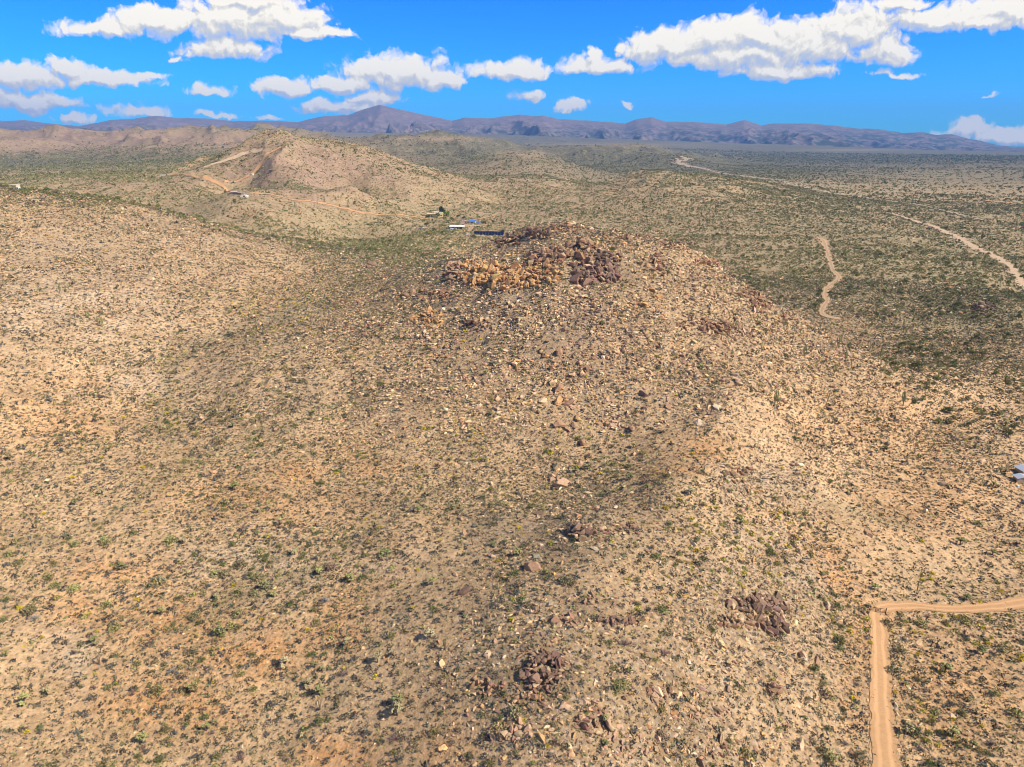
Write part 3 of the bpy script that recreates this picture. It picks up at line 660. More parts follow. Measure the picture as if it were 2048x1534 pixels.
# names of places in the picture, used to say which one is meant
PLACES = [(140,1460,'in the bottom left corner'),(420,1470,'on orange soil along the bottom left edge'),(720,1470,'left of the nearest boulder pile'),(130,1310,'on pale ground near the lower left edge'),(420,1290,'on the orange patch at lower left'),
 (720,1280,'on the plain left of the nearest ridge'),(130,1140,'on the pale plain by the left edge'),(420,1120,'on the pink plain at lower left'),(720,1110,'on the plain below the hollow'),(120,980,'at the left edge below the left hill'),
 (400,960,'on the flat under the left hill'),(680,960,'on the orange flat left of the hollow'),(1010,1340,'left of the nearest boulder pile, close in'),(1180,1360,'just right of the nearest boulder pile'),(1080,1500,'below the nearest boulder pile'),
 (1330,1480,'on the stony slope at bottom centre'),(1550,1450,'on the stony slope left of the road'),(1350,1280,'between boulder pile and slab outcrop'),(1530,1260,'around the slab outcrop left of the gate'),(1690,1300,'just left of the fenced road'),
 (1840,1480,'right of the road at the bottom'),(1990,1430,'near the bottom right corner'),(1860,1330,'by the two wooden fence posts'),(1990,1290,'below the side road at right'),(1830,1150,'above the side road'),(1990,1130,'above the side road by the right edge'),
 (1660,1120,'on orange ground above the gate'),(1060,1150,'on the left side of the nearest ridge'),(1180,1090,'on top of the nearest ridge'),(1380,1120,'on the right side of the nearest ridge'),(960,1000,'where the hollow opens to the plain'),
 (1130,960,'around the flat boulder in the hollow'),(1290,960,'on the shaded side of the hollow'),(1400,880,'on the small orange knoll'),(1480,990,'on the pale ridge right of the hollow'),(1700,980,'on the flat below the tall saguaro slope'),
 (1900,1000,'left of the metal-roofed sheds'),(1930,850,'on the flat above the metal-roofed sheds'),(1150,820,'by the round boulder cluster on the hill'),(980,830,'at the left foot of the central hill'),(750,850,'on the slope left of the central hill'),
 (480,830,'in the mouth of the gully'),(200,820,'at the foot of the left hill'),(1350,760,'on the lower right face of the central hill'),(1560,800,'by the many-armed saguaro'),(1740,760,'at the right foot of the central hill'),(1700,680,'on the saguaro slope at right'),
 (1150,690,'on the bouldery middle of the central hill'),(950,690,'on the left face of the central hill'),(700,700,'on the spur left of the central hill'),(420,680,'along the gully under the left hill'),(150,660,'on the middle of the left hill'),
 (120,480,'near the crest of the left hill'),(380,530,'on the right shoulder of the left hill'),(600,560,'in the saddle between the hills'),(760,540,'by the lone dark rock of the saddle'),(850,600,'on the brown outcrop left of the summit'),
 (980,560,'by the orange outcrop near the summit'),(1080,480,'on the summit ridge'),(1190,540,'by the dark summit outcrop'),(1320,560,'on the right shoulder of the summit'),(1470,660,'by the brown crag right of the summit'),
 (1560,600,'on the skyline right of the summit'),(860,470,'in front of the homestead'),(900,430,'beside the yellow house'),(1000,450,'right of the homestead'),(650,450,'in the basin left of the homestead'),(480,420,'below the pink ranch buildings'),
 (250,390,'in the valley behind the left hill'),(420,330,'on the left side of the far hill'),(560,340,'on the face of the far hill'),(720,360,'on the right side of the far hill'),(950,380,'on the low ridge behind the homestead'),
 (1180,400,'on the low ridge behind the summit'),(1350,430,'in the green basin right of the summit'),(1520,430,'left of the winding track head'),(1480,540,'on the green flat beside the hill skyline'),(1700,470,'right of the winding track head'),
 (1740,560,'right of the winding track'),(1860,520,'just left of the sandy wash'),(1960,560,'by the sandy wash near the right edge'),(1980,440,'just beyond the sandy wash'),(1700,400,'along the gravel wash'),(1850,640,'on the flat right of the track'),(1990,660,'by the dark knoll near the right edge')]
PLX = np.array([(p[0], p[1]) for p in PLACES], float)
PAL = {'grey_scrub': (.125, .12, .095)}
def ordw(k):
    w = ['first','second','third','fourth','fifth','sixth','seventh','eighth','ninth','tenth','eleventh','twelfth']
    return w[k] if k < 12 else '%d%s' % (k + 1, {1: 'st', 2: 'nd', 3: 'rd'}.get((k + 1) % 10 if (k + 1) // 10 % 10 != 1 else 0, 'th'))
USED = {}
def label_all(objs, noun):
    """objs: list of (obj, px, py, adjective). Each label says kind, look, place and order from the left there"""
    groups = {}
    for o, px, py, adj in objs:
        k = int((((PLX - (px, py)) * (1, 1.6)) ** 2).sum(1).argmin()); groups.setdefault(k, []).append((px, py, adj, o))
    txt = {}
    for k, L in groups.items():
        for px, py, adj, o in L:
            s = '%s %s %s' % (adj, noun, PLACES[k][2])
            if len(s.split()) > 13: s = '%s %s %s' % (adj.split()[-1], noun, PLACES[k][2])
            txt.setdefault(s, []).append((px, py, o))
    for s, M in txt.items():
        M.sort(key=lambda t: t[0])
        for n, (px, py, o) in enumerate(M):
            o['label'] = s if len(M) == 1 else s + ', ' + ('leftmost' if n == 0 else 'rightmost' if n == len(M) - 1 else ordw(n) + ' from left')

def proto_obj(name, parts, mats):
    """parts: {part name: (V,T,C)}; the first is the thing's own mesh, the others its children"""
    ms = {}
    for k, (V, T, C) in parts.items():
        me = new_mesh(name if k == '' else k, V, T, smooth=mats[k][1]); set_attr(me, 'tint', C); me.materials.append(mats[k][0]); ms[k] = me
    return ms
def instance(name, ms, loc, rz, sc, color, cat, group, rot=None):
    if '' in ms: root = bpy.data.objects.new(name, ms[''])
    else: root = bpy.data.objects.new(name, None)
    COL.objects.link(root)
    root.location = loc; root.rotation_euler = rot if rot is not None else (0, 0, rz); root.scale = sc if not np.isscalar(sc) else (sc, sc, sc)
    col = tuple(color) + (1,)
    root.color = col
    for k, me in ms.items():
        if k == '': continue
        c = bpy.data.objects.new(k, me); COL.objects.link(c); c.parent = root
        c.color = col if k in ('foliage', 'crown', 'pads', 'flowers') else (1, 1, 1, 1)
    root['category'] = cat; root['group'] = group
    return root
def individuals(name, noun, cat, group, q, size, color, protosets, adjs, top=300, minpx=0.0, zoff=0.0, rots=None, sc3=None, rnd=None):
    """make the `top` largest in view single objects; returns mask of the ones used"""
    w = size / q.dep * FPX
    w = np.where(q.vis & (w > minpx), w, -1)
    order = np.argsort(-w)[:top]; order = order[w[order] > 0]
    L = []
    for n, k in enumerate(order):
        v = int(rnd.integers(len(protosets)))
        s = size[k] if sc3 is None else tuple(sc3[k])
        o = instance(name, protosets[v], (q.x[k], q.y[k], q.z[k] + zoff * size[k]), float(rnd.uniform(0, 6.28)), s, color[k], cat, group, None if rots is None else tuple(rots[k]))
        L.append((o, q.px[k], q.py[k], adjs(k)))
    label_all(L, noun)
    m = np.zeros(len(q.x), bool); m[order] = True
    return m
def shape3(n, r, lo=.8, hi=1.25): return np.c_[r.uniform(lo, hi, n), r.uniform(lo, hi, n), r.uniform(.75, 1.15, n)]
def mass_obj(name, label, cat, protos, q, m, size, color, mat, smooth=True, seed=3, zoff=0.0, sc3=None):
    r = np.random.default_rng(seed); k = np.nonzero(m)[0]
    if not len(k): return
    sc = size[k][:, None] * (shape3(len(k), r) if sc3 is None else sc3[k])
    V, T, C = masses(protos, r.integers(0, len(protos), len(k)), np.c_[q.x[k], q.y[k], q.z[k] + zoff * size[k]], sc, r.uniform(0, 6.28, len(k)), color[k])
    me = new_mesh(name, V, T, smooth=smooth); set_attr(me, 'tint', C)
    o = link(name, me, mat, kind='stuff', label=label, category=cat)
    return o
def pickcol(r, n, cols, w=None, jit=.12):
    c = np.array(cols)[r.choice(len(cols), n, p=w)]
    return c * (1 + r.normal(0, jit, (n, 1))).clip(.6, 1.5) * (1 + r.normal(0, .04, (n, 3)))

# ------------------------------------------------------------------ rocks
def rocks():
    r = np.random.default_rng(11)
    # outcrops and single boulders: (px, py, rx, ry, count, width in px, colour, pile height)
    BR, DK, OR, TN, PK = (.33, .20, .125), (.23, .145, .105), (.50, .29, .135), (.54, .38, .23), (.44, .285, .185)
    OUT = [(1085,1345,42,42,46,15,DK,1.6),(1085,1345,60,60,40,9,BR,.6),(975,1372,32,20,14,13,BR,.7),(1160,1066,26,13,14,15,DK,1.1),(1245,1060,45,14,18,9,BR,.5),(1515,1208,55,20,30,16,DK,.7),(1480,1245,45,12,18,14,BR,.5),(1548,1252,22,16,12,20,DK,1.0),
      (1192,548,42,22,46,15,DK,1.6),(1165,497,26,11,20,13,BR,1.5),(1215,520,30,16,24,12,DK,1.0),(1062,552,58,22,55,11,OR,.9),(965,545,58,24,55,11,OR,.9),(1098,515,34,15,34,13,BR,1.2),(908,545,14,17,14,12,BR,1.0),(1060,470,58,11,44,8,DK,1.0),(1012,487,30,8,20,8,DK,1.0),
      (1130,455,42,8,34,7,BR,.6),(848,590,30,11,22,9,BR,.8),(856,640,30,18,34,9,OR,.8),(895,590,24,9,20,9,BR,.8),(800,592,24,8,12,8,BR,.7),(950,650,26,14,22,9,BR,.8),(1312,530,18,20,26,10,BR,1.0),(1440,658,38,18,40,10,BR,.9),(1520,608,24,17,34,10,BR,1.0),(1485,668,32,10,22,9,PK,.5),
      (1320,1385,26,15,14,12,BR,.5),(1548,1382,13,11,8,15,BR,.9),(1130,1242,26,12,15,12,BR,.6),(1240,1242,52,7,14,12,DK,.5),(1965,618,24,13,26,7,DK,1.0),(495,428,45,12,26,6,BR,.5),(1180,1440,30,30,18,15,BR,.5),(1020,1465,40,30,20,13,PK,.4),(1060,1400,40,16,18,12,BR,.5),
      (870,690,50,30,30,8,BR,.5),(720,655,50,18,22,7,BR,.4),(1480,948,26,18,16,9,BR,.6),(1510,985,16,12,8,7,OR,.4),(545,268,12,5,22,3,OR,.6),(460,290,12,5,10,3,BR,.5),(1280,350,26,4,14,3,PK,.5),(880,348,24,5,20,3,BR,.7),(800,322,30,10,24,3,BR,.5),(1390,580,40,30,24,7,BR,.3),
      (1060,640,80,40,60,9,TN,.2),(1180,640,60,40,40,9,PK,.2),(1110,720,80,40,40,9,BR,.2),(1250,700,60,50,26,8,PK,.2),(1280,1000,60,20,12,8,BR,.2),(580,560,50,20,20,6,BR,.3),(530,610,40,16,16,6,PK,.3),(1400,1430,60,30,20,11,PK,.3),(1450,1500,60,25,16,12,BR,.3),(1260,1490,60,30,20,12,PK,.3),(1200,1200,60,20,16,9,BR,.3)]
    HERO = [(1118,778,20,BR,.8),(1117,804,19,OR,1.2),(1132,801,10,OR,.8),(1137,809,19,BR,.55),(1145,817,12,PK,.8),(1134,818,10,TN,.8),(1086,802,16,TN,.7),(1120,852,23,BR,.55),(1135,860,13,BR,.8),(1149,852,14,BR,.8),(1154,835,10,BR,.8),(1177,837,10,DK,.8),
      (1210,849,11,BR,.8),(1220,853,12,PK,.8),(1228,857,10,PK,.8),(1265,858,19,BR,.5),(1166,888,18,BR,.9),(1161,930,15,PK,.8),(1106,955,12,PK,.8),(1103,961,14,PK,.9),(1114,958,12,PK,.9),(1127,968,30,PK,.5),(1179,770,12,BR,.7),(1289,791,18,DK,.7),(1288,817,10,DK,.7),
      (1339,814,13,BR,.6),(1206,903,11,BR,.7),(1093,714,12,OR,.8),(1160,727,12,PK,.6),(1119,708,16,BR,1.1),(1144,752,12,PK,.7),(1103,764,10,OR,.8),(745,530,15,DK,1.1),(738,536,9,DK,.9),(1060,1138,30,BR,.6),(930,1186,26,DK,.5),(1128,970,12,BR,.5),(1737,1068,14,BR,.7),
      (1703,870,12,DK,.6),(1885,970,14,DK,.6),(1735,1067,10,BR,.6),(890,612,8,DK,.8),(865,700,14,BR,.8),(450,655,9,BR,.8),(1600,1312,18,DK,.5),(1635,1325,16,BR,.5),(1095,1415,16,PK,.6),(1130,1415,18,PK,.6),(1112,1440,12,PK,.8),(985,1475,14,DK,.9),(1102,1462,12,PK,.6),(1780,1280,5,TN,.7)]
    OUT += [(1350,492,44,8,26,8,BR,.6),(1250,476,50,9,26,8,BR,.6),(1420,527,30,9,20,9,BR,.8),(1498,588,24,9,18,9,BR,.8),(1290,600,40,18,18,9,OR,.4),(1380,645,30,16,16,9,BR,.4),(1570,640,26,10,14,9,BR,.5),(1000,560,70,26,40,16,OR,.5),(1120,520,60,20,30,18,BR,.6),(1190,555,40,16,14,22,DK,.4),(700,600,40,14,18,7,BR,.3),(420,560,50,14,20,6,BR,.3),(220,620,60,16,24,6,BR,.2)]; OUT.append((1800,1290,12,42,26,5,(.62,.50,.36),.1)); OUT = [(a, b, c * 1.1, d * 1.05, int(e * 2.3), f * 1.12, g, h * 1.35) for a, b, c, d, e, f, g, h in OUT]
    px = []; py = []; w = []; col = []; sq = []; lift = []; hero = []
    for cx, cy, rx, ry, n, s, c, hgt in OUT:
        a = r.uniform(0, 6.28, n); q = np.sqrt(r.uniform(0, 1, n))
        px += list(cx + np.cos(a) * q * rx); py += list(cy + np.sin(a) * q * ry); w += list(s * r.uniform(.45, 1.1, n) * np.where(r.uniform(0, 1, n) < .2, 1.6, 1))
        cc = np.array(c)[None] * r.uniform(.8, 1.25, (n, 1)) * (1 + r.normal(0, .05, (n, 3))); m = r.uniform(0, 1, n) < .10; cc[m] = np.array(TN) * r.uniform(.8, 1.15, (m.sum(), 1))
        col += list(cc); sq += list(r.uniform(.6, 1.5, n)); lift += list(hgt * np.exp(-2.2 * q * q) * s); hero += [0] * n
    for cx, cy, s, c, q in HERO: px.append(cx); py.append(cy); w.append(s * 1.5); col.append(np.array(c) * 1.25); sq.append(q * 1.15); lift.append(s * .25); hero.append(1)
    Q = Pts(); G = np.array([P(a, b) for a, b in zip(px, py)])
    Q.x, Q.y, Q.z = G.T; _, _, Q.dep = project(Q.x, Q.y, Q.z); Q.px, Q.py = np.array(px), np.array(py)
    size = np.array(w) / 2 / FPX * Q.dep; Q.z = Q.z + np.array(lift) * .45 / FPX * Q.dep; sq = np.array(sq); col = np.array(col)
    Q.vis = np.ones(len(px), bool)
    # stones strewn over the slopes
    def dn(q):
        return np.clip((.09 + q.rocky * .95) * (.75 + q.clump * .9 + q.clump2 * .6), 0, 1) * np.clip(1.25 - q.r / 1500, .2, 1)
    qs = [scatter(1.9 * area(60, 200), 60, 200, dn, 101, .6), scatter(1.7 * area(200, 500), 200, 500, dn, 102, .8), scatter(.16 * area(500, 1500), 500, 1500, dn, 103, 1.5)]
    ss = [np.exp(r.normal(math.log(.29), .48, len(qs[0].x))), np.exp(r.normal(math.log(.50), .42, len(qs[1].x))), np.exp(r.normal(math.log(1.1), .4, len(qs[2].x)))]
    for k in vars(Q): setattr(Q, k, np.concatenate([getattr(Q, k)] + [getattr(q, k) for q in qs]))
    n2 = len(Q.x) - len(size); rk = np.concatenate([q.rocky for q in qs])
    c2 = pickcol(r, n2, [(.64, .44, .26), (.70, .53, .35), (.54, .36, .23), (.34, .215, .145), (.62, .37, .175), (.44, .35, .25)], [.33, .12, .20, .15, .14, .06], .16)
    size = np.r_[size, np.concatenate(ss).clip(.08, 1.7) * np.interp(np.concatenate([q.px for q in qs]), [600, 900], [.72, 1])]; sq = np.r_[sq, r.uniform(.5, 1.25, n2)]; col = np.vstack([col, c2]); hero = np.r_[hero, np.zeros(n2)]
    n = len(size); sc3 = np.c_[np.ones(n), r.uniform(.75, 1.1, n), sq]
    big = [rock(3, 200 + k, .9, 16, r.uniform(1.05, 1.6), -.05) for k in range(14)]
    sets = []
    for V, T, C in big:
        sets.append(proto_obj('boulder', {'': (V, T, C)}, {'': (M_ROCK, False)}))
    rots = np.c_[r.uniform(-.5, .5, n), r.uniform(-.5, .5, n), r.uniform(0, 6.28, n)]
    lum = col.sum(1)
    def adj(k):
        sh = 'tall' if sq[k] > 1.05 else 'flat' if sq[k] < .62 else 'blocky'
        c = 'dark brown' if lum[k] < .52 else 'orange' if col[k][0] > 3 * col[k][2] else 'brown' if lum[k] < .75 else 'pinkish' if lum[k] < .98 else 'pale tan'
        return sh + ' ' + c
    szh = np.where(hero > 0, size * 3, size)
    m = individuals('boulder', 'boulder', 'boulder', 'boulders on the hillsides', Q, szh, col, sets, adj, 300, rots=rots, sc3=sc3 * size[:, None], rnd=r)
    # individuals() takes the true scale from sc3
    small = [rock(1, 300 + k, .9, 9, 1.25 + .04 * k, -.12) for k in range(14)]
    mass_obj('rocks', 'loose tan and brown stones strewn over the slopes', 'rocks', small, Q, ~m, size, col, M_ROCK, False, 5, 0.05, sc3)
rocks()

# ------------------------------------------------------------------ shrubs
def shrubs():
    r = np.random.default_rng(23)
    # olive creosote bushes
    hero = [(212,1090),(240,1135),(110,1175),(60,1225),(150,1180),(320,1170),(430,1150),(450,1152),(515,1160),(510,1190),(340,1085),(150,1092),(390,1235),(385,1308),(465,1255),(475,1230),(230,1260),(60,1225),(215,1212),(315,1385),(20,1112),(395,870),(440,888),(500,898),(370,925),(605,895),
            (770,1110),(1130,1165),(1175,938),(1680,1285),(1775,1250),(1790,1345),(1930,1245),(1955,1050),(1550,1000),(1660,1520),(1610,1030),(1720,1520),(1030,1430),(1800,1305),(2010,1300),(1840,1250),(2030,1430),(1990,1390),(480,1135),(520,1105)]
    def dn(q): return np.clip(.28 + q.clump * .9 + q.clump2 * .5 + .25 * q.dark + q.line * .6, .02, 1)
    Q = [scatter(.075 * area(60, 210), 60, 210, dn, 201, 1.2), scatter(.085 * area(210, 680), 210, 680, dn, 202, 1.2)]
    q = Pts()
    HP = np.array([P(a, b) for a, b in hero]); hx, hy, hz = HP.T; hpx, hpy, hd = project(hx, hy, hz)
    for k, hv in (('x', hx), ('y', hy), ('z', hz), ('px', hpx), ('py', hpy), ('dep', hd), ('vis', np.ones(len(hx), bool))): setattr(q, k, np.concatenate([hv] + [getattr(a, k) for a in Q]))
    n = len(q.x); size = np.exp(r.normal(math.log(.62), .33, n)).clip(.3, 1.6); size[:len(hx)] = r.uniform(1.25, 1.9, len(hx))
    col = pickcol(r, n, [(.26, .235, .085), (.20, .20, .075), (.33, .27, .12), (.29, .20, .14), (.16, .18, .065)], [.3, .25, .2, .08, .17], .15)
    col[:len(hx)] = pickcol(r, len(hx), [(.38, .33, .13), (.32, .30, .12), (.30, .25, .13)])
    sets = [proto_obj('creosote_bush', {'foliage': leaf_bush(150, 1, .95, .23, k, .25, .05), 'stems': tinted(twig_bush(16, .8, .8, .03, k + 50), (.16, .12, .09))}, {'foliage': (M_LEAF, True), 'stems': (M_WOOD, True)}) for k in range(8)]
    lum = col.sum(1)
    def adj(k): return ('big ' if size[k] > .95 else '') + ('reddish brown' if col[k][2] > .6 * col[k][1] and lum[k] > .55 else 'khaki' if lum[k] > .66 else 'dark green' if lum[k] < .46 else 'olive')
    m = individuals('creosote_bush', 'creosote bush', 'bush', 'creosote bushes on the slopes', q, size, col, sets, adj, 300, rnd=r)
    mass_obj('creosote_scrub', 'olive bushes scattered over the middle slopes', 'scrub', [leaf_bush(34, 1, .95, .45, k + 9, .3) for k in range(6)], q, ~m, size, col, M_LEAF)
    # small grey scrub
    def dn2(q): return np.clip(.86 + q.clump * .35 + q.clump2 * .2 - .12 * q.pale - .15 * q.rocky * (q.r > 190), .06, 1)
    Q = [scatter(0, 60, 235, dn2, 211, .5, even=.97), scatter(0, 235, 640, dn2, 212, .6, even=1.15)]
    q = Pts()
    for k in vars(Q[0]): setattr(q, k, np.concatenate([getattr(a, k) for a in Q]))
    n = len(q.x); size = np.exp(r.normal(math.log(.36), .38, n)).clip(.15, 1.0) * np.where(q.r > 230, 1.25, 1)
    col = pickcol(r, n, [(.125, .115, .095), (.15, .145, .075), (.20, .165, .10), (.09, .095, .085), (.33, .29, .11)], [.34, .22, .16, .2, .08], .18)
    sets = [proto_obj('grey_shrub', {'': leaf_bush(70, 1, .75, .30, 70 + k, .3)}, {'': (M_LEAF, True)}) for k in range(6)]
    lum = col.sum(1)
    def adj(k): return 'slate grey' if lum[k] < .32 else 'straw coloured' if lum[k] > .58 else 'grey green' if col[k][2] < .75 * col[k][1] else 'ash grey'
    m = individuals('grey_shrub', 'low shrub', 'shrub', 'low grey shrubs on the plain', q, size, col, sets, adj, 300, rnd=r)
    mass_obj('desert_scrub', 'countless low grey-green shrubs dotting the ground', 'scrub', [leaf_bush(15, 1, .75, .62, k + 29, .35) for k in range(8)], q, ~m, size, col, M_LEAF, seed=4)
    # grass and pale litter tufts
    def dn3(q): return np.clip(.45 + q.clump * .9 + q.clump2 * .6, .05, 1)
    q = scatter(1.0 * area(60, 320), 60, 320, dn3, 213, .3, roadpad=-1.0)
    n = len(q.x); size = r.uniform(.12, .30, n); col = pickcol(r, n, [(.42, .36, .19), (.50, .42, .26), (.30, .27, .13), (.26, .22, .16)], None, .15)
    mass_obj('dry_grass', 'straw tufts and litter between the shrubs', 'grass', [leaf_bush(9, 1, .7, .8, k + 39, .3) for k in range(6)], q, np.ones(n, bool), size, col, M_LEAF, seed=6)
    # yellow brittlebush in flower
    YB = [(960,870,130,50,.8),(1000,900,60,30,.7),(330,760,30,90,.8),(500,620,160,50,.7),(1500,1080,180,90,.5),(1850,1240,180,30,1),(1745,1290,14,90,1),(1745,1450,10,90,1),(1900,1150,160,90,.6),(1230,480,40,14,.7),(1130,850,120,80,.3),(1950,1330,100,60,.5),(560,660,60,60,.5),(1880,1450,120,80,.3),(1350,1080,80,60,.4),(1130,1260,100,60,.2)]
    def dn4(q): return np.clip(blobs(q.px, q.py, YB) * 1.2 * (q.clump > -.15) + .03, 0, 1)
    q = scatter(.26 * area(60, 420), 60, 420, dn4, 221, .5, roadpad=.05)
    n = len(q.x); size = np.exp(r.normal(math.log(.42), .25, n)).clip(.22, .8)
    col = pickcol(r, n, [(.78, .58, .03), (.55, .48, .07), (.38, .37, .10), (.85, .62, .04)], [.3, .3, .2, .2], .12)
    fl = [tinted(leaf_bush(95, 1.06, .88, .30, 80 + k, .7, .06), (1, 1, 1)) for k in range(5)]
    sets = [proto_obj('brittlebush', {'flowers': fl[k], 'leaves': tinted(leaf_bush(60, .95, .72, .3, 90 + k, .3), (.20, .21, .12))}, {'flowers': (M_LEAF, True), 'leaves': (M_LEAF, True)}) for k in range(5)]
    def adj(k): return 'bright yellow' if col[k][0] > .66 else 'yellow-green' if col[k][0] < .46 else 'fading yellow'
    m = individuals('brittlebush', 'brittlebush', 'bush', 'yellow brittlebushes', q, size, col, sets, adj, 300, rnd=r)
    mass_obj('yellow_flowers', 'yellow flowering tufts scattered far off', 'flowers', [leaf_bush(14, 1, .7, .6, k + 49, .4) for k in range(5)], q, ~m, size, col, M_LEAF, seed=8)
    # dead grey bushes
    hp = [(1870,1260),(1855,1235),(1690,1490),(1930,1275),(650,1205),(320,1160),(345,1345),(690,1350),(560,1050),(1980,1490),(1330,1310),(1250,1290),(70,1240),(265,1390),(480,1520),(1840,1500),(790,1480),(180,960),(1945,960)]
    HP = np.array([P(a, b) for a, b in hp]); q = scatter(.006 * area(60, 260), 60, 260, lambda q: np.clip(.5 + q.clump, .1, 1), 231, 1)
    hx, hy, hz = HP.T; a_, b_, hd = project(hx, hy, hz)
    for k, hv in (('x', hx), ('y', hy), ('z', hz), ('px', a_), ('py', b_), ('dep', hd), ('vis', np.ones(len(hx), bool))): setattr(q, k, np.r_[hv, getattr(q, k)])
    n = len(q.x); size = r.uniform(.5, 1.0, n); size[:len(hp)] = r.uniform(1.1, 1.7, len(hp))
    col = pickcol(r, n, [(.30, .27, .26), (.22, .19, .18), (.30, .20, .17)], None, .1)
    sets = [proto_obj('dead_bush', {'': twig_bush(60, 1, .75, .022, 120 + k, 1)}, {'': (M_WOOD, True)}) for k in range(5)]
    def adj(k): return ('wide ' if size[k] > 1.05 else 'small ') + ('silver' if col[k].sum() > .75 else 'reddish' if col[k][2] < .72 * col[k][0] else 'grey')
    individuals('dead_bush', 'leafless dead bush', 'dead bush', 'leafless grey bushes', q, size, col, sets, adj, 160, rnd=r)
shrubs()

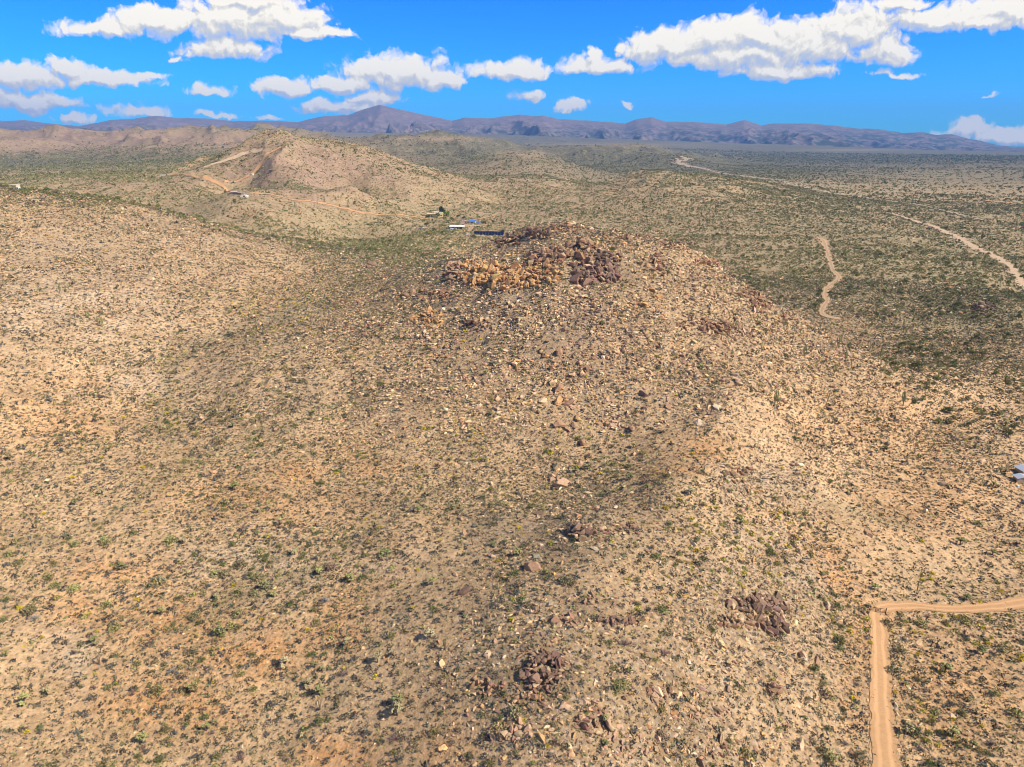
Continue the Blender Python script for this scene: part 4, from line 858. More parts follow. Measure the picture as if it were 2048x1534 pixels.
# ------------------------------------------------------------------ cacti, ocotillo, yucca
def cacti():
    r = np.random.default_rng(31)
    def sag(seed, arms):
        k = np.random.default_rng(seed)
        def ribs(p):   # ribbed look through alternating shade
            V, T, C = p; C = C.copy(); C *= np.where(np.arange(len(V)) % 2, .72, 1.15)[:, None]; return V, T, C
        body = ribs(tube([(0, 0, -.05), (0, 0, .15), (.003, 0, .5), (.006, .004, .85), (.006, .004, .97), (.006, .004, 1.0)], [.026, .034, .04, .038, .028, .012], 12))
        parts = {'': tinted(body, (.25, .26, .12))}; A_ = []
        for i in range(arms):
            th = k.uniform(0, 6.28); z0 = k.uniform(.28, .5); o = k.uniform(.09, .15); top = k.uniform(.62, .98)
            c, s = math.cos(th), math.sin(th)
            A_.append(tinted(ribs(tube([(c * .02, s * .02, z0), (c * o * .7, s * o * .7, z0 + .01), (c * o, s * o, z0 + .06), (c * o * 1.04, s * o * 1.04, (z0 + top) / 2), (c * o * 1.04, s * o * 1.04, top)], [.02, .025, .028, .028, .02], 10)), (.25, .26, .12)))
        return parts, A_
    def set_sag(seed, arms):
        p, A_ = sag(seed, arms); ms = proto_obj('saguaro', p, {'': (M_CACT, True)})
        am = [new_mesh('arm', a[0], a[1]) for a in A_]
        for me, a in zip(am, A_): set_attr(me, 'tint', a[2]); me.materials.append(M_CACT)
        return ms, am, arms
    S_ = [set_sag(400 + i, a) for i, a in enumerate([0, 0, 1, 2, 3, 4, 5, 7])]
    # (px, py of the base, height in px, arms)
    HS = [(1549,812,32,7),(1655,805,20,2),(1734,812,17,1),(1806,812,30,3),(1773,806,10,0),(1840,828,8,0),(1767,832,14,2),(1609,714,22,5),(1664,700,12,1),(1677,696,24,2),(1690,722,20,4),(1699,703,19,2),(1760,736,15,1),(1760,717,24,5),(1667,752,24,3),(1651,1066,22,0),(1694,1283,0,0),(1834,1182,24,0),(790,916,18,0),
          (120,588,18,3),(205,655,20,4),(178,638,16,4),(30,745,8,0),(513,735,16,1),(356,780,12,1),(412,780,12,2),(1541,1142,14,0),(695,1277,22,1),(1640,660,14,0),(1600,672,14,1),(1593,651,14,0),(1610,655,12,0),(1730,655,14,0),(1550,655,12,0),(1470,540,14,1),(1440,512,12,0),(1455,540,14,0),
          (1240,600,14,0),(1430,790,12,0),(860,400,9,0),(725,390,8,0),(930,410,10,0),(590,416,12,1),(560,404,8,0),(635,410,9,0),(650,404,9,0),(690,480,12,1),(640,470,12,0),(720,492,11,0),(960,412,12,0),(985,420,12,0),(1020,405,12,0),(540,470,11,1),(430,480,10,0),(400,470,9,0),(620,485,10,0),
          (2040,1210,0,0),(1955,1290,0,0),(505,730,12,0),(240,460,10,0),(1790,560,10,0),(1610,430,9,0),(1760,610,11,0),(1880,560,9,0),(1700,540,11,1),(1740,700,12,0),(1900,770,12,1),(1960,800,14,0),(1820,900,10,0)]
    HS = [h for h in HS if h[2] > 0]
    for k in range(70):
        HS.append((r.uniform(560, 2020), None, 0, int(r.choice([0, 0, 0, 1, 2]))))
    L = []
    for px, py, hpx, arms in HS:
        if py is None:
            py = r.uniform(400, 560) if px < 1300 else r.uniform(430, 760)
            if 880 < px < 1420 and py > 440: py = 425
            hpx = (py - 285) * .036 + r.uniform(2, 5)
        g = P(px, py); dep = project(*[np.array([c]) for c in g])[2][0]
        if dep > 1500: continue
        h = hpx / FPX * dep / math.cos(PITCH * .9)
        h = min(max(h, 2.0), 9.5)
        ms, am, na = min(S_, key=lambda s: abs(s[2] - arms) + r.uniform(0, .5))
        c = (1, 1, 1) if r.uniform() < .6 else (1.2, 1.15, 1.0)
        o = instance('saguaro', ms, tuple(g), float(r.uniform(0, 6.28)), h, c, 'saguaro', 'saguaro cacti', rot=(r.normal(0, .03), r.normal(0, .03), float(r.uniform(0, 6.28))))
        for me in am:
            a = bpy.data.objects.new('arm', me); COL.objects.link(a); a.parent = o; a.color = tuple(c) + (1,)
        L.append((o, px, py, ('tall ' if h > 6 else 'short ' if h < 3.5 else '') + ('armless' if na == 0 else 'one-armed' if na == 1 else 'many-armed' if na > 2 else 'two-armed') + ' green'))
    label_all(L, 'saguaro cactus')
    # cholla: dark trunk, drooping pale green joints
    def cholla(seed):
        k = np.random.default_rng(seed); trunk = [tube([(0, 0, 0), (.04, .02, .3), (.02, 0, .55)], [.07, .06, .045], 6)]; pads = []
        for i in range(16):
            th = k.uniform(0, 6.28); ph = k.uniform(.1, 1.3); d = np.array([math.cos(th) * math.cos(ph), math.sin(th) * math.cos(ph), math.sin(ph)])
            b = np.array([.02, 0, k.uniform(.3, .55)]); e = b + d * k.uniform(.25, .5)
            trunk.append(tube([b, (b + e) / 2 + (0, 0, .03), e], [.035, .03, .025], 5))
            for j in range(7):
                v = k.normal(size=3); v /= np.linalg.norm(v); v[2] = abs(v[2]) * .9 - .1; e2 = e + v * k.uniform(.1, .22)
                pads.append(tube([e + v * .02, (e + e2) / 2, e2], [.03, .05, .036], 6, shade=[k.uniform(.75, 1.3)] * 3))
        return tinted(join(*trunk), (.13, .10, .07)), join(*pads)
    def prick(seed):
        k = np.random.default_rng(seed); pads = []
        V0, T0 = ico(2)
        for i in range(26):
            c = np.array([k.normal(0, .42), k.normal(0, .42), k.uniform(.1, .55)]); n = k.uniform(0, 6.28)
            S3 = V0 * (.17, .045, .2); cs, sn = math.cos(n), math.sin(n)
            pads.append((np.c_[S3[:, 0] * cs - S3[:, 1] * sn, S3[:, 0] * sn + S3[:, 1] * cs, S3[:, 2]] + c, T0, np.full((len(V0), 3), k.uniform(.75, 1.25))))
        return join(*pads)
    sc_ = []
    for k in range(6):
        t_, p_ = cholla(500 + k); sc_.append(proto_obj('cholla', {'trunk': t_, 'pads': p_}, {'trunk': (M_WOOD, True), 'pads': (M_CACT, True)}))
    HC = [(210,1087),(240,1140),(322,1230),(190,1290),(385,1380),(50,1410),(285,1485),(570,1335),(755,1325),(795,1410),(795,1430),(695,1290),(440,1272),(390,1385),(205,990),(1890,1345),(1815,1470),(1905,1475),(1965,1310),(2000,1310),(1985,1110),(1170,938),(1150,945),(1260,960),(865,1170),(1085,1020),(590,1110),(640,1150),
          (2000,945),(1975,905),(1985,975),(1380,990),(905,1020),(1600,1045),(860,1275),(1480,1050),(470,980),(150,1010),(330,860),(160,870),(465,855),(1700,990),(1770,900),(1920,1090),(1750,1180),(700,1165),(530,1180),(20,920),(95,1390),(640,1390),(1990,820)]
    q = scatter(.0045 * area(60, 300), 60, 300, lambda q: np.clip(.5 + q.clump, .1, 1), 241, 1)
    HP = np.array([P(a, b) for a, b in HC]); hx, hy, hz = HP.T; a_, b_, hd = project(hx, hy, hz)
    for k, hv in (('x', hx), ('y', hy), ('z', hz), ('px', a_), ('py', b_), ('dep', hd), ('vis', np.ones(len(hx), bool))): setattr(q, k, np.r_[hv, getattr(q, k)])
    n = len(q.x); size = r.uniform(1.0, 1.9, n); size[:len(HC)] = r.uniform(1.7, 2.5, len(HC))
    col = pickcol(r, n, [(.38, .36, .14), (.29, .28, .11), (.42, .36, .19)], None, .1)
    def adj(k): return ('large ' if size[k] > 1.9 else 'small ') + ('pale green' if col[k][2] < .185 and col[k][1] > .32 else 'dull green' if col[k][1] < .32 else 'straw green')
    individuals('cholla', 'cholla cactus', 'cactus', 'cholla cacti on the plain', q, size, col, sc_, adj, 150, rnd=r)
    # ocotillo wands
    so_ = [proto_obj('ocotillo', {'': twig_bush(16, .42, 1, .012, 600 + k, .9)}, {'': (M_WOOD, True)}) for k in range(4)]
    HO = [(410,655),(235,520),(140,490),(820,780),(500,735),(1310,880),(1440,1300),(590,880),(1370,1075),(1390,880),(1480,900),(1635,920),(1720,930),(1500,870),(730,855),(355,830),(640,1420),(575,1400),(1125,1100),(945,1090),(1000,1480),(200,1330),(40,1380),(890,1300),(590,1360),(1700,1050),(1730,870),(1860,870)]
    Lo = []
    for px, py in HO:
        g = P(px, py); h = r.uniform(2.2, 3.6); c = (.22, .19, .11) if r.uniform() < .6 else (.30, .22, .16)
        o = instance('ocotillo', so_[r.integers(4)], tuple(g), float(r.uniform(0, 6)), h, c, 'ocotillo', 'ocotillo shrubs'); Lo.append((o, px, py, 'tall' if h > 2.9 else 'low'))
    label_all(Lo, 'brown-wanded ocotillo')
    # yuccas and Mojave tufts
    sy = [proto_obj('yucca', {'': twig_bush(46, .8, .9, .05, 650 + k, 1)}, {'': (M_LEAF, True)}) for k in range(3)]
    HY = [(895,1025),(345,1085),(400,1080),(215,1380),(300,1375),(620,1085),(1260,935),(1590,1030),(660,1340),(430,1130),(1340,1050),(1800,1100),(960,1300),(1000,1440),(1210,1490),(860,560),(985,1090),(1010,1085)]
    Ly = []
    for px, py in HY:
        g = P(px, py); s = r.uniform(.9, 1.5); o = instance('yucca', sy[r.integers(3)], tuple(g), float(r.uniform(0, 6)), s, (.26, .27, .12) if r.uniform() < .6 else (.36, .30, .17), 'yucca', 'spiky yuccas'); Ly.append((o, px, py, 'large' if s > 1.2 else 'small'))
    label_all(Ly, 'spiky yucca')
cacti()

# ------------------------------------------------------------------ trees and brush of the basin and the far plain
def basin():
    r = np.random.default_rng(41)
    GREEN = [(600,350,200,50,.55),(900,445,60,20,1),(1450,420,420,70,1),(1650,520,260,90,.75),(1500,560,80,60,.8),(1900,600,200,60,.45),(780,470,160,50,.55),(1000,330,300,25,1),(300,320,300,30,.8),(620,460,120,40,.4),(300,390,220,20,.7),(1800,430,200,40,.6),(1950,480,160,40,.9),(480,400,90,20,.7),(1150,370,120,16,.5),(900,440,40,10,1),(1400,320,800,12,.8),(1980,640,60,30,.6),(440,300,60,12,.6)]
    BARE = [(1900,350,300,22,.6),(1700,385,80,10,.7),(700,350,160,40,.2),(200,275,500,20,.8),(1150,380,110,14,.6),(870,275,100,5,.8),(1050,310,60,6,.9)]
    def dn(q):
        g = blobs(q.px, q.py, GREEN) - .8 * blobs(q.px, q.py, BARE)
        return np.clip(.30 + g * .62 + q.clump * .35 + q.clump2 * .35, .05, 1)
    Q = [scatter(.075 * area(300, 900), 300, 900, dn, 301, 2), scatter(.030 * area(900, 1900), 900, 1900, dn, 302, 2), scatter(.010 * area(1900, 4200), 1900, 4200, dn, 303, 3), scatter(.0022 * area(4200, 8000), 4200, 8000, dn, 304, 5)]
    # keep the basin plants off the near hills
    q = Pts()
    for k in vars(Q[0]): setattr(q, k, np.concatenate([getattr(a, k) for a in Q]))
    off = (q.r < 500) & ((q.rocky > .25) | (q.z > 16)); keep = ~off
    for k in list(vars(q)): setattr(q, k, getattr(q, k)[keep])
    n = len(q.x); size = np.exp(r.normal(math.log(1.15), .32, n)).clip(.5, 3.0) * np.interp(q.r, [300, 900, 1900, 4000, 8000], [.85, 1.1, 1.7, 2.6, 5.0])
    col = pickcol(r, n, [(.20, .205, .075), (.25, .235, .095), (.30, .27, .12), (.145, .16, .055), (.37, .31, .16)], [.25, .27, .2, .13, .15], .15)
    sets = []
    for k in range(6):
        cr = join(*[moved(leaf_bush(70, .62, .62, .22, 700 + k * 5 + j, .25), (math.cos(j * 2.1 + k) * .42, math.sin(j * 2.1 + k) * .42, .42 + .12 * (j % 2))) for j in range(3)] + [moved(leaf_bush(70, .6, .6, .22, 740 + k, .25), (0, 0, .75))])
        tr = join(tube([(0, 0, -.1), (.03, 0, .3), (.05, .03, .7)], [.09, .07, .04], 5), tube([(0, 0, .2), (.2, .1, .5), (.38, .15, .75)], [.05, .04, .02], 4), tube([(0, 0, .2), (-.2, .1, .5), (-.3, -.1, .8)], [.05, .04, .02], 4))
        sets.append(proto_obj('desert_tree', {'crown': cr, 'trunk': tinted(tr, (.13, .10, .075))}, {'crown': (M_LEAF, True), 'trunk': (M_WOOD, True)}))
    lum = col.sum(1)
    def adj(k): return ('broad ' if size[k] > 1.7 else '') + ('dark green' if lum[k] < .46 else 'grey-green' if lum[k] > .70 else 'olive green')
    m = individuals('desert_tree', 'bushy tree', 'tree', 'bushy desert trees in the basin', q, size * np.where(q.r > 900, .01, 1), col, sets, adj, 290, rnd=r, sc3=np.repeat(size[:, None], 3, 1))
    near = (~m) & (q.r < 900); mid = (~m) & (q.r >= 900)
    u = scatter(.24 * area(330, 900), 330, 900, lambda q: np.clip((.35 + q.clump * .6 + q.clump2 * .4) * (1 - .8 * (q.rocky > .3) * (q.r < 470)), 0, 1), 305, .8)
    u2 = scatter(.10 * area(900, 1700), 900, 1700, lambda q: np.clip(.5 + q.clump * .5 + q.clump2 * .4, 0, 1), 306, 1)
    for k in vars(u): setattr(u, k, np.concatenate([getattr(u, k), getattr(u2, k)]))
    nu = len(u.x); us = r.uniform(.45, .95, nu) * np.interp(u.r, [330, 900, 1700], [.9, 1.3, 1.9])
    mass_obj('low_brush', 'low olive and straw brush between the basin trees', 'brush', [leaf_bush(14, 1, .8, .65, k + 159, .3) for k in range(6)], u, np.ones(nu, bool), us, pickcol(r, nu, [(.26, .25, .10), (.34, .30, .14), (.21, .215, .09), (.42, .35, .18), (.30, .28, .20)], None, .14), M_LEAF, seed=19)
    mass_obj('basin_brush', 'green brush and small trees of the basin floor', 'brush', [leaf_bush(26, 1, 1.15, .55, k + 59, .3) for k in range(8)], q, near, size, col, M_LEAF, seed=12)
    V0, T0 = ico(1)
    def lump(k):
        rr = np.random.default_rng(k); V = V0 * rr.uniform(.7, 1.25, (len(V0), 1)); V = V * (1, 1, .75) + (0, 0, .35); s = rr.uniform(.75, 1.3, len(V0)); return V, T0, np.c_[s, s, s]
    lo = [lump(k) for k in range(8)]
    mass_obj('far_brush', 'dark specks of brush covering the far plain', 'brush', [leaf_bush(12, 1, 1.0, .85, k + 69, .3) for k in range(8)], q, mid, size, col, M_LEAF, seed=13)
basin()

# ------------------------------------------------------------------ things people built
def solid(name, rgb, rough=.7, spec=.2, metal=0.0, noise=None):
    m, t, b = mat_new(name); b.inputs['Roughness'].default_value = rough; b.inputs['Specular IOR Level'].default_value = spec; b.inputs['Metallic'].default_value = metal
    if noise:
        tc = t.add('ShaderNodeTexCoord')
        t.link(t.mix(t.noise(tc.outputs['Object'], noise, 4, .6), tuple(v * .8 for v in rgb) + (1,), tuple(min(1, v * 1.12) for v in rgb) + (1,)), b.inputs['Base Color'])
    else: b.inputs['Base Color'].default_value = tuple(rgb) + (1,)
    return m
class MB:
    def __init__(s): s.v = []; s.f = []
    def box(s, x0, x1, y0, y1, z0, z1, top=None):
        k = len(s.v); t = top or (x0, x1, y0, y1)
        s.v += [(x0,y0,z0),(x1,y0,z0),(x1,y1,z0),(x0,y1,z0),(t[0],t[2],z1),(t[1],t[2],z1),(t[1],t[3],z1),(t[0],t[3],z1)]
        s.f += [tuple(k + i for i in f) for f in ((0,3,2,1),(4,5,6,7),(0,1,5,4),(1,2,6,5),(2,3,7,6),(3,0,4,7))]; return s
    def gable(s, x0, x1, y0, y1, z0, h, th=.12, along='x'):
        """two roof slabs meeting in a ridge"""
        for sg in (-1, 1):
            k = len(s.v)
            if along == 'x':
                m = (y0 + y1) / 2; e = y0 if sg < 0 else y1
                P_ = [(x0,e,z0),(x1,e,z0),(x1,m,z0+h),(x0,m,z0+h)]
            else:
                m = (x0 + x1) / 2; e = x0 if sg < 0 else x1
                P_ = [(e,y0,z0),(e,y1,z0),(m,y1,z0+h),(m,y0,z0+h)]
            s.v += P_ + [(a, b, c + th) for a, b, c in P_]
            s.f += [tuple(k + i for i in f) for f in ((0,3,2,1),(4,5,6,7),(0,1,5,4),(1,2,6,5),(2,3,7,6),(3,0,4,7))]
        return s
    def tri(s, pts, y0, y1):
        k = len(s.v); s.v += [(x, y0, z) for x, z in pts] + [(x, y1, z) for x, z in pts]; n = len(pts)
        s.f += [tuple(range(k, k + n)), tuple(range(k + 2 * n - 1, k + n - 1, -1))] + [(k + i, k + n + i, k + n + (i + 1) % n, k + (i + 1) % n) for i in range(n)]; return s
    def cyl(s, x, y, z, r, w, ax='x', n=12):
        k = len(s.v)
        for e in (-w / 2, w / 2):
            for i in range(n):
                a = 2 * math.pi * i / n; c, d = r * math.cos(a), r * math.sin(a)
                s.v.append((x + e, y + c, z + d) if ax == 'x' else (x + c, y + e, z + d) if ax == 'y' else (x + c, y + d, z + e))
        s.f += [tuple(range(k, k + n)), tuple(range(k + 2 * n - 1, k + n - 1, -1))] + [(k + i, k + (i + 1) % n, k + n + (i + 1) % n, k + n + i) for i in range(n)]; return s
    def build(s, name, mat, parent=None, **props):
        me = bpy.data.meshes.new(name); me.from_pydata(s.v, [], s.f); me.update()
        import bmesh
        bm = bmesh.new(); bm.from_mesh(me); bmesh.ops.recalc_face_normals(bm, faces=bm.faces); bm.to_mesh(me); bm.free()
        return link(name, me, mat, parent, **props)
def root(name, px, py, rz, label, cat, group=None, sink=0.0, base=None):
    g = P(px, py) if base is None else base
    o = bpy.data.objects.new(name, None); COL.objects.link(o); o.location = (g[0], g[1], g[2] - sink); o.rotation_euler = (0, 0, rz)
    o['label'] = label; o['category'] = cat
    if group: o['group'] = group
    return o
MW = {k: solid(k, *v) for k, v in {'yellow_stucco': ((.80,.66,.32), .9, .1), 'tan_stucco': ((.50,.37,.24), .9, .1), 'cream_stucco': ((.72,.60,.45), .9, .1), 'pink_stucco': ((.62,.42,.36), .9, .1), 'white_roof': ((.78,.76,.70), .6, .3),
      'grey_metal': ((.52,.54,.60), .45, .5), 'dark_glass': ((.02,.025,.035), .15, .5), 'blue_roof': ((.10,.22,.55), .5, .3), 'dark_door_and_shade': ((.07,.05,.04), .9, .1), 'rust_steel': ((.20,.12,.08), .8, .3), 'post_wood': ((.09,.055,.04), .9, .1),
      'yellow_paint': ((.80,.55,.02), .4, .4), 'white_paint': ((.80,.80,.80), .35, .5), 'blue_paint': ((.06,.10,.24), .35, .5), 'rubber': ((.02,.02,.02), .9, .2), 'solar_cell': ((.012,.016,.05), .25, .5), 'wire': ((.42,.38,.33), .6, .4), 'tan_roof': ((.66,.58,.38), .8, .2)}.items()}
def window(par, x0, x1, y, z0, z1, face=-1):
    f = MB().box(x0 - .08, x1 + .08, y - .05, y + .05, z0 - .08, z1 + .08).build('window', MW['white_paint'], par)
    MB().box(x0, x1, y - .07, y - .052, z0, z1).build('pane', MW['dark_glass'], f)
def door(par, x0, x1, y, z1, mat='dark_door_and_shade'):
    d = MB().box(x0, x1, y - .06, y + .02, 0, z1).build('door', MW[mat], par); MB().box(x1 - .2, x1 - .1, y - .1, y - .062, 1.0, 1.1).build('handle', MW['grey_metal'], d)
def vehicle(name, px, py, rz, paint, label, cat, kind='truck', base=None):
    o = root(name, px, py, rz, label, cat, base=base)
    if kind == 'truck':
        MB().box(-2.7, 2.7, -.95, .95, .45, 1.05).build('body', paint, o); MB().box(-.5, 1.3, -.9, .9, 1.052, 1.8, (-.3, .9, -.75, .75)).build('cab', paint, o)
        b = MB().box(-2.7, -.62, -.93, -.83, 1.052, 1.35).box(-2.7, -.62, .83, .93, 1.052, 1.35).box(-2.7, -2.6, -.82, .82, 1.052, 1.35); b.build('cargo_bed', paint, o)
        MB().box(-.3, 1.1, -.92, -.89, 1.15, 1.6, (-.2, .85, -.8, -.77)).build('side_window', MW['dark_glass'], o)
        ws = ((-1.8, -.9), (-1.8, .9), (1.8, -.9), (1.8, .9))
    elif kind == 'car':
        MB().box(-2.2, 2.2, -.88, .88, .35, .9).build('body', paint, o); MB().box(-1.4, 1.1, -.82, .82, .902, 1.45, (-1.0, .6, -.65, .65)).build('cabin', MW['dark_glass'], o); MB().box(-1.0, .6, -.66, .66, 1.452, 1.49).build('roof', paint, o)
        ws = ((-1.4, -.85), (-1.4, .85), (1.4, -.85), (1.4, .85))
    else:
        MB().box(-4, 4, -1.2, 1.2, .6, 3.0, (-3.8, 3.9, -1.15, 1.15)).build('body', paint, o); MB().box(-3, -1.6, -1.24, -1.215, 1.6, 2.4).build('window', MW['dark_glass'], o); MB().box(.8, 2.6, -1.24, -1.215, 1.6, 2.4).build('window', MW['dark_glass'], o)
        MB().box(4.0, 5.2, -.08, .08, .55, .7).build('tow_bar', MW['rust_steel'], o)
        ws = ((-.6, -1.1), (-.6, 1.1), (.4, -1.1), (.4, 1.1))
    for x, y in ws: w = MB().cyl(x, y, .4, .4, .26, 'y').build('wheel', MW['rubber'], o); MB().cyl(x, y + (.14 if y > 0 else -.14), .4, .2, .03, 'y').build('rim', MW['grey_metal'], w)
    return o
def built():
    # homestead in the basin
    h = root('house', 866, 434, .12, 'yellow flat-roofed house with a shaded porch behind dark trees', 'house')
    h.scale = (1, 1, 1.3); MB().box(-9, 16, 0, 12, -1.5, 3.6).build('wall', MW['yellow_stucco'], h); MB().box(-9.5, 5.0, -3.2, 12.3, 3.602, 4.0).build('roof', MW['tan_roof'], h); MB().box(5.02, 16.3, -.3, 12.3, 3.602, 4.6).build('parapet', MW['yellow_stucco'], h)
    MB().box(-9.2, -8.9, -3, -2.7, -1, 3.6).box(-4.2, -3.9, -3, -2.7, -1, 3.6).box(.8, 1.1, -3, -2.7, -1, 3.6).build('porch_post', MW['tan_stucco'], h)
    MB().box(1.5, 10, 3, 11, 4.002, 6.2).build('upper_room', MW['cream_stucco'], h); MB().box(11, 14, 2, 7, 4.602, 5.4).build('roof_unit', MW['grey_metal'], h); window(h, 7, 9, -.05, 1, 2.4); window(h, -7, -5, -.05, 1, 2.4); window(h, 12, 14, -.05, 1, 2.4); door(h, -2.5, -1.3, -.03, 2.2)
    g = root('workshop', 914, 459, -.06, 'long white-roofed workshop with tan walls and open front bays', 'building')
    MB().box(-9, 9, 0, 9, -.8, 3.4).build('wall', MW['tan_stucco'], g); MB().gable(-10, 10, -1.0, 10, 3.42, 1.7).build('roof', MW['white_roof'], g)
    for x in (-5, 0, 5): MB().box(x - 1.7, x + 1.7, -.08, .03, 0, 2.8).build('bay_shade', MW['dark_door_and_shade'], g)  # dark slabs painted in for the shade inside the open bays
    g = root('carport', 949, 455, -.05, 'open carport with a flat tan roof right of the workshop', 'shelter')
    MB().box(-7, 7, -3, 3, 2.7, 3.0).build('roof', MW['tan_roof'], g)
    for x in (-6.6, 0, 6.6):
        for y in (-2.7, 2.7): MB().box(x - .15, x + .15, y - .15, y + .15, -.8, 2.698).build('post', MW['post_wood'], g)
    g = root('shed', 944, 447, -.1, 'shed with a bright blue roof right of the pink building', 'shed')
    MB().box(-4.5, 4.5, 0, 7, -.8, 2.6).build('wall', MW['cream_stucco'], g); MB().gable(-5, 5, -.6, 7.6, 2.62, 2.4, along='x').build('roof', MW['blue_roof'], g); door(g, -1, 1, -.03, 2.1)
    g = root('shed', 956, 447.5, -.1, 'small low lean-to with a pale blue roof at the homestead', 'shed')
    MB().box(-3, 3, 0, 4, -.8, 1.7).build('wall', MW['grey_metal'], g); MB().box(-3.4, 3.4, -.5, 4.4, 1.702, 1.9).build('roof', MW['blue_roof'], g); door(g, -.6, .6, -.03, 1.5)
    g = root('outbuilding', 928, 447, .1, 'pale pink gabled outbuilding left of the blue-roofed shed', 'building')
    MB().box(-4.5, 4.5, 0, 7, -.8, 2.6).tri([(-4.5, 2.6), (4.5, 2.6), (0, 4.2)], 0.02, 6.98).build('wall', MW['pink_stucco'], g); MB().gable(-5, 5, -.5, 7.5, 2.62, 1.85, along='y').build('roof', MW['pink_stucco'], g); window(g, 1.5, 3.2, -.05, 1, 2)
    g = root('solar_array', 977, 471, -.08, 'long dark blue-black solar array on the near side of the homestead', 'solar array')
    for i in range(10):
        x = -17 + i * 3.5; a = MB(); k = len(a.v)
        a.v += [(x, -1.6, .7), (x + 3.3, -1.6, .7), (x + 3.3, 2.2, 4.6), (x, 2.2, 4.6), (x, -1.5, .62), (x + 3.3, -1.5, .62), (x + 3.3, 2.3, 4.52), (x, 2.3, 4.52)]
        a.f += [(0,1,2,3),(7,6,5,4),(0,4,5,1),(1,5,6,2),(2,6,7,3),(3,7,4,0)]; a.build('panel', MW['solar_cell'], g)
        MB().box(x + 1.5, x + 1.7, 1.2, 1.4, -1, 3.5).build('post', MW['grey_metal'], g)
    vehicle('pickup_truck', 937, 470, .2, MW['white_paint'], 'white pickup truck parked left of the dark solar array', 'truck')
    vehicle('travel_trailer', 907, 461.5, -.05, MW['white_paint'], 'white travel trailer in front of the white-roofed workshop', 'trailer', 'trailer')
    vehicle('pickup_truck', 919, 462, .05, MW['yellow_paint'], 'bright yellow truck parked in front of the workshop', 'truck')
    vehicle('parked_car', 899, 463, .3, MW['grey_metal'], 'grey car parked left of the workshop', 'car', 'car')
    vehicle('parked_car', 840, 458, .5, MW['blue_paint'], 'dark car parked by itself left of the homestead', 'car', 'car')
    vehicle('pickup_truck', 849, 457, .3, MW['white_paint'], 'white pickup truck beside the dark car left of the homestead', 'truck')
    # ranch below the far hill
    g = root('house', 468, 388, -.2, 'small pink house with a white base on the far hillside', 'house')
    MB().box(-6, 5, 0, 7, -1.5, 3).build('wall', MW['pink_stucco'], g); MB().gable(-6.6, 5.6, -.7, 7.7, 3.02, 1.6).build('roof', MW['pink_stucco'], g); MB().box(-7, 6, -2, -1.6, -1.6, .0).build('terrace_wall', MW['cream_stucco'], g); door(g, -1, .4, -.03, 2.1); window(g, 2, 3.6, -.05, 1, 2.2); g.scale = (.8, .8, .8)
    g = root('canopy', 480, 388, -.3, 'white sloping canopy beside the small pink house', 'canopy')
    MB().box(-5.5, 5.5, -3, 3, 2.4, 2.6).build('roof', MW['white_paint'], g)
    for x in (-5, 5):
        for y in (-2.7, 2.7): MB().box(x - .12, x + .12, y - .12, y + .12, -1.2, 2.398).build('post', MW['grey_metal'], g)
    g = root('quonset', 488, 394, .1, 'pale rounded shed below the small pink house', 'shed')
    MB().tri([(5 * math.cos(a), 3 * math.sin(a) - .6) for a in np.linspace(0, math.pi, 13)], 0, 8).build('shell', MW['white_roof'], g); MB().box(-1.2, 1.2, -.06, -.003, -.6, 1.8).build('door', MW['dark_door_and_shade'], g)
    g = root('water_tank', 505, 350, 0, 'cream tank at the foot of the track on the far hill', 'tank')
    MB().cyl(0, 0, .8, 3.2, 3, 'z', 18).build('tank', MW['cream_stucco'], g); MB().cyl(0, 0, 2.35, 1.0, .08, 'z', 12).build('lid', MW['grey_metal'], g)
    g = root('foundation_wall', 330, 352, .1, 'pale ruined block walls on the left spur of the far hill', 'ruin')
    MB().box(-8, 8, 0, .6, -2, 2.6).box(-8, -7.4, .602, 8, -2, 2).build('wall', MW['cream_stucco'], g)
    g = root('hilltop_house', 548, 268, 0, 'small orange-tan building on top of the far hill', 'building')
    MB().box(-8, 6, 0, 7, -2.5, 2.6).build('wall', MW['tan_stucco'], g); MB().box(-8.4, 6.4, -.4, 7.4, 2.602, 3.0).build('roof', MW['tan_roof'], g); window(g, -4, -2, -.05, .6, 1.8)
    # far left, behind the crest of the left hill
    base = P(28, 376); base = np.array([base[0], base[1], base[2]])
    g = root('house', 27, 377, .1, 'cream house half hidden behind the left hill crest', 'house')
    MB().box(-3.2, 2.6, 0, 6, -1, 2.9).build('wall', MW['cream_stucco'], g); MB().box(-3.5, 2.9, -.3, 6.3, 2.902, 3.2).build('roof', MW['cream_stucco'], g); window(g, .3, 1.6, -.05, 1, 2); g.scale = (.7, .7, .7)
    vehicle('travel_trailer', 36, 380.5, -.35, MW['white_paint'], 'white trailer with a blue front beside the cream house', 'trailer', 'trailer').scale = (.42, .6, .6)
    # two sheds at the right edge of the picture
    g = root('shed', 2042, 966, -.12, 'tan shed with a grey metal gable roof at the right edge', 'shed')
    MB().box(-1.6, 3.4, 0, 3.2, -.4, 1.9).tri([(-1.6, 1.9), (3.4, 1.9), (.9, 2.75)], .02, 3.18).build('wall', MW['tan_stucco'], g); MB().gable(-2.0, 3.8, -.35, 3.6, 1.84, 1.0, along='y').build('roof', MW['grey_metal'], g)
    g.scale = (.8, .8, .8); MB().box(2.1, 2.9, -.06, -.003, .4, 1.5).build('window', MW['dark_glass'], g); MB().box(.9, 1.8, -.06, -.003, .3, 1.0).build('sign', MW['yellow_paint'], g)
    g = root('shed', 2052, 953, .1, 'taller shed with a blue-grey metal roof behind the tan shed', 'shed')
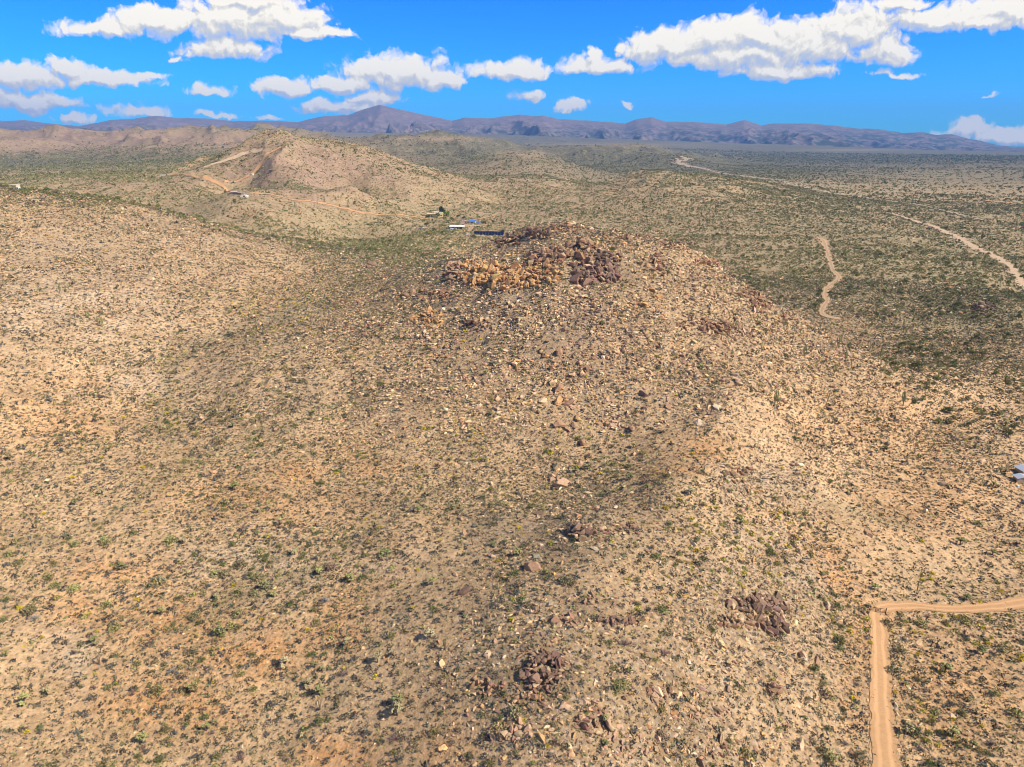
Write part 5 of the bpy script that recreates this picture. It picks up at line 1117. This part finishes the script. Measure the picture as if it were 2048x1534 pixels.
    MB().box(-2.0, 4, 0, 5, -.4, 2.6).build('wall', MW['tan_stucco'], g); MB().gable(-2.4, 4.4, -.4, 5.4, 2.62, 1.3, along='y').build('roof', MW['grey_metal'], g); g.scale = (.7, .7, .7); MB().box(-1, 0.2, -.06, -.003, 0, 2).build('door', MW['dark_door_and_shade'], g)
    MB().box(-.35, .35, -.35, .35, -.1, .55, (-.3, .3, -.3, .3)).build('white_drum', MW['white_paint'], None, label='small white drum on the ground below the tan shed', category='drum').location = tuple(P(2036, 974))
    # the gate and the fences
    a, b = P(1741, 1221), P(1768, 1231)
    d = b - a; L = math.hypot(d[0], d[1]); g = root('farm_gate', 0, 0, math.atan2(d[1], d[0]), 'brown metal bar gate standing open-barred across the dirt road', 'gate', base=(a + b) / 2)
    w = L / 2
    MB().box(-w, w, -.05, .05, 1.3, 1.4).build('top_rail', MW['rust_steel'], g)
    for z in (.3, .62, .95): MB().box(-w + .061, w - .061, -.03, .03, z, z + .06).build('rail', MW['rust_steel'], g)
    for x in (-w + .03, -w / 3, w / 3, w - .03): MB().box(x - .04, x + .04, -.06, -.032, .25, 1.298).build('upright', MW['rust_steel'], g)
    for x in (-w - .2, w + .2): MB().cyl(x, 0, .7, .11, 1.9, 'z', 8).build('gate_post', MW['post_wood'], g)
    for pts, nm, lab in (([(1737,1250),(1737,1300),(1737,1350),(1738,1400),(1738,1450),(1737,1500),(1736,1550)], 'wire_fence', 'low wire fence with steel posts along the left edge of the dirt road'),
                     ([(1776,1250),(1780,1300),(1783,1350),(1786,1400),(1792,1450),(1800,1500),(1808,1550)], 'wire_fence', 'sparse wire fence with steel posts along the right side of the dirt road')):
        G = np.array([P(*p) for p in pts]); n = 22; s = np.linspace(0, len(G) - 1, n); Q = np.stack([np.interp(s, range(len(G)), G[:, i]) for i in range(3)], 1); Q[:, 2] = H(Q[:, 0], Q[:, 1])
        f = root(nm, 0, 0, 0, lab, 'fence', base=Q[0])
        for q in Q: x, y, z = q - Q[0]; MB().box(x - .03, x + .03, y - .03, y + .03, z - .2, z + 1.2).build('post', MW['rust_steel'], f)
        for hh in (.4, .8, 1.15):
            c = MB()
            for q0, q1 in zip(Q[:-1] - Q[0], Q[1:] - Q[0]):
                k = len(c.v); r_ = .008
                for p in (q0, q1): c.v += [(p[0] - r_, p[1], p[2] + hh), (p[0] + r_, p[1], p[2] + hh), (p[0], p[1], p[2] + hh + r_ * 1.8)]
                c.f += [(k, k+1, k+4, k+3), (k+1, k+2, k+5, k+4), (k+2, k, k+3, k+5)]
            c.build('wire', MW['wire'], f)
    a, b = P(1863, 1292), P(1873, 1295); d = b - a; g = root('brace_posts', 0, 0, math.atan2(d[1], d[0]), 'two dark wooden fence posts joined by a cross bar', 'fence post', base=(a + b) / 2); w = math.hypot(d[0], d[1]) / 2
    for x in (-w, w): MB().cyl(x, 0, .85, .09, 2.1, 'z', 8).build('post', MW['post_wood'], g)
    MB().box(-w + .092, w - .092, -.06, .06, .95, 1.07).build('cross_bar', MW['post_wood'], g)
built()

def garden():
    """the dark trees standing round the yellow house"""
    r = np.random.default_rng(77); L = []
    for i, (px, py, s, z, c, lab) in enumerate([(884,431,3.6,2.2,(.05,.075,.03),'tall dark conifer in front of the yellow house'),(876,434,3.8,1.0,(.11,.12,.04),'olive round tree left of the dark conifer'),(894,432,4.2,1.0,(.17,.24,.05),'bright green round tree right of the dark conifer'),
        (856,436,2.6,.8,(.09,.10,.04),'low dark bush under the yellow house porch'),(853,452,2.8,1.0,(.08,.11,.04),'green tree beside the parked cars left of the homestead'),(916,435,2.6,.9,(.10,.11,.04),'small tree on the slope right of the yellow house'),(928,438,2.6,.9,(.12,.12,.05),'olive tree behind the pink outbuilding'),(1005,466,2.4,.9,(.07,.07,.04),'round dark tree right of the solar array'),(904,440,2.2,.8,(.13,.14,.06),'low olive tree above the travel trailer'),(897,444,2.0,.8,(.12,.13,.05),'small tree on the driveway bend below the yellow house'),(889,439,2.4,.8,(.15,.18,.06),'pale green tree on the slope in front of the dark conifer'),(868,462,2.6,.8,(.12,.13,.05),'olive tree in the scrub below the parked cars'),(886,468,2.4,.8,(.10,.11,.05),'dark bushy tree left below the workshop'),(948,478,2.6,.9,(.12,.13,.06),'dark tree in front of the solar array'),(1022,452,2.2,.9,(.13,.14,.06),'lone small tree up the slope right of the solar array'),(968,449,2.4,1.1,(.10,.11,.05),'dark tree right of the small blue lean-to')]):
        cr = join(*[moved(leaf_bush(120, .62, .62, .2, 900 + i * 7 + j, .25), (math.cos(j * 2.1) * .35, math.sin(j * 2.1) * .35, .35 + .15 * j)) for j in range(3)])
        cr = (cr[0] * (1, 1, z), cr[1], cr[2]); tr = tinted(tube([(0, 0, -.2), (0, 0, .5), (.05, 0, .9 * z)], [.1, .08, .03], 6), (.13, .10, .08))
        ms = proto_obj('garden_tree', {'crown': cr, 'trunk': tr}, {'crown': (M_LEAF, True), 'trunk': (M_WOOD, True)})
        o = instance('garden_tree', ms, tuple(P(px, py)), 0.5 * i, s * 1.5, c, 'tree', 'trees round the homestead'); o['label'] = lab
garden()
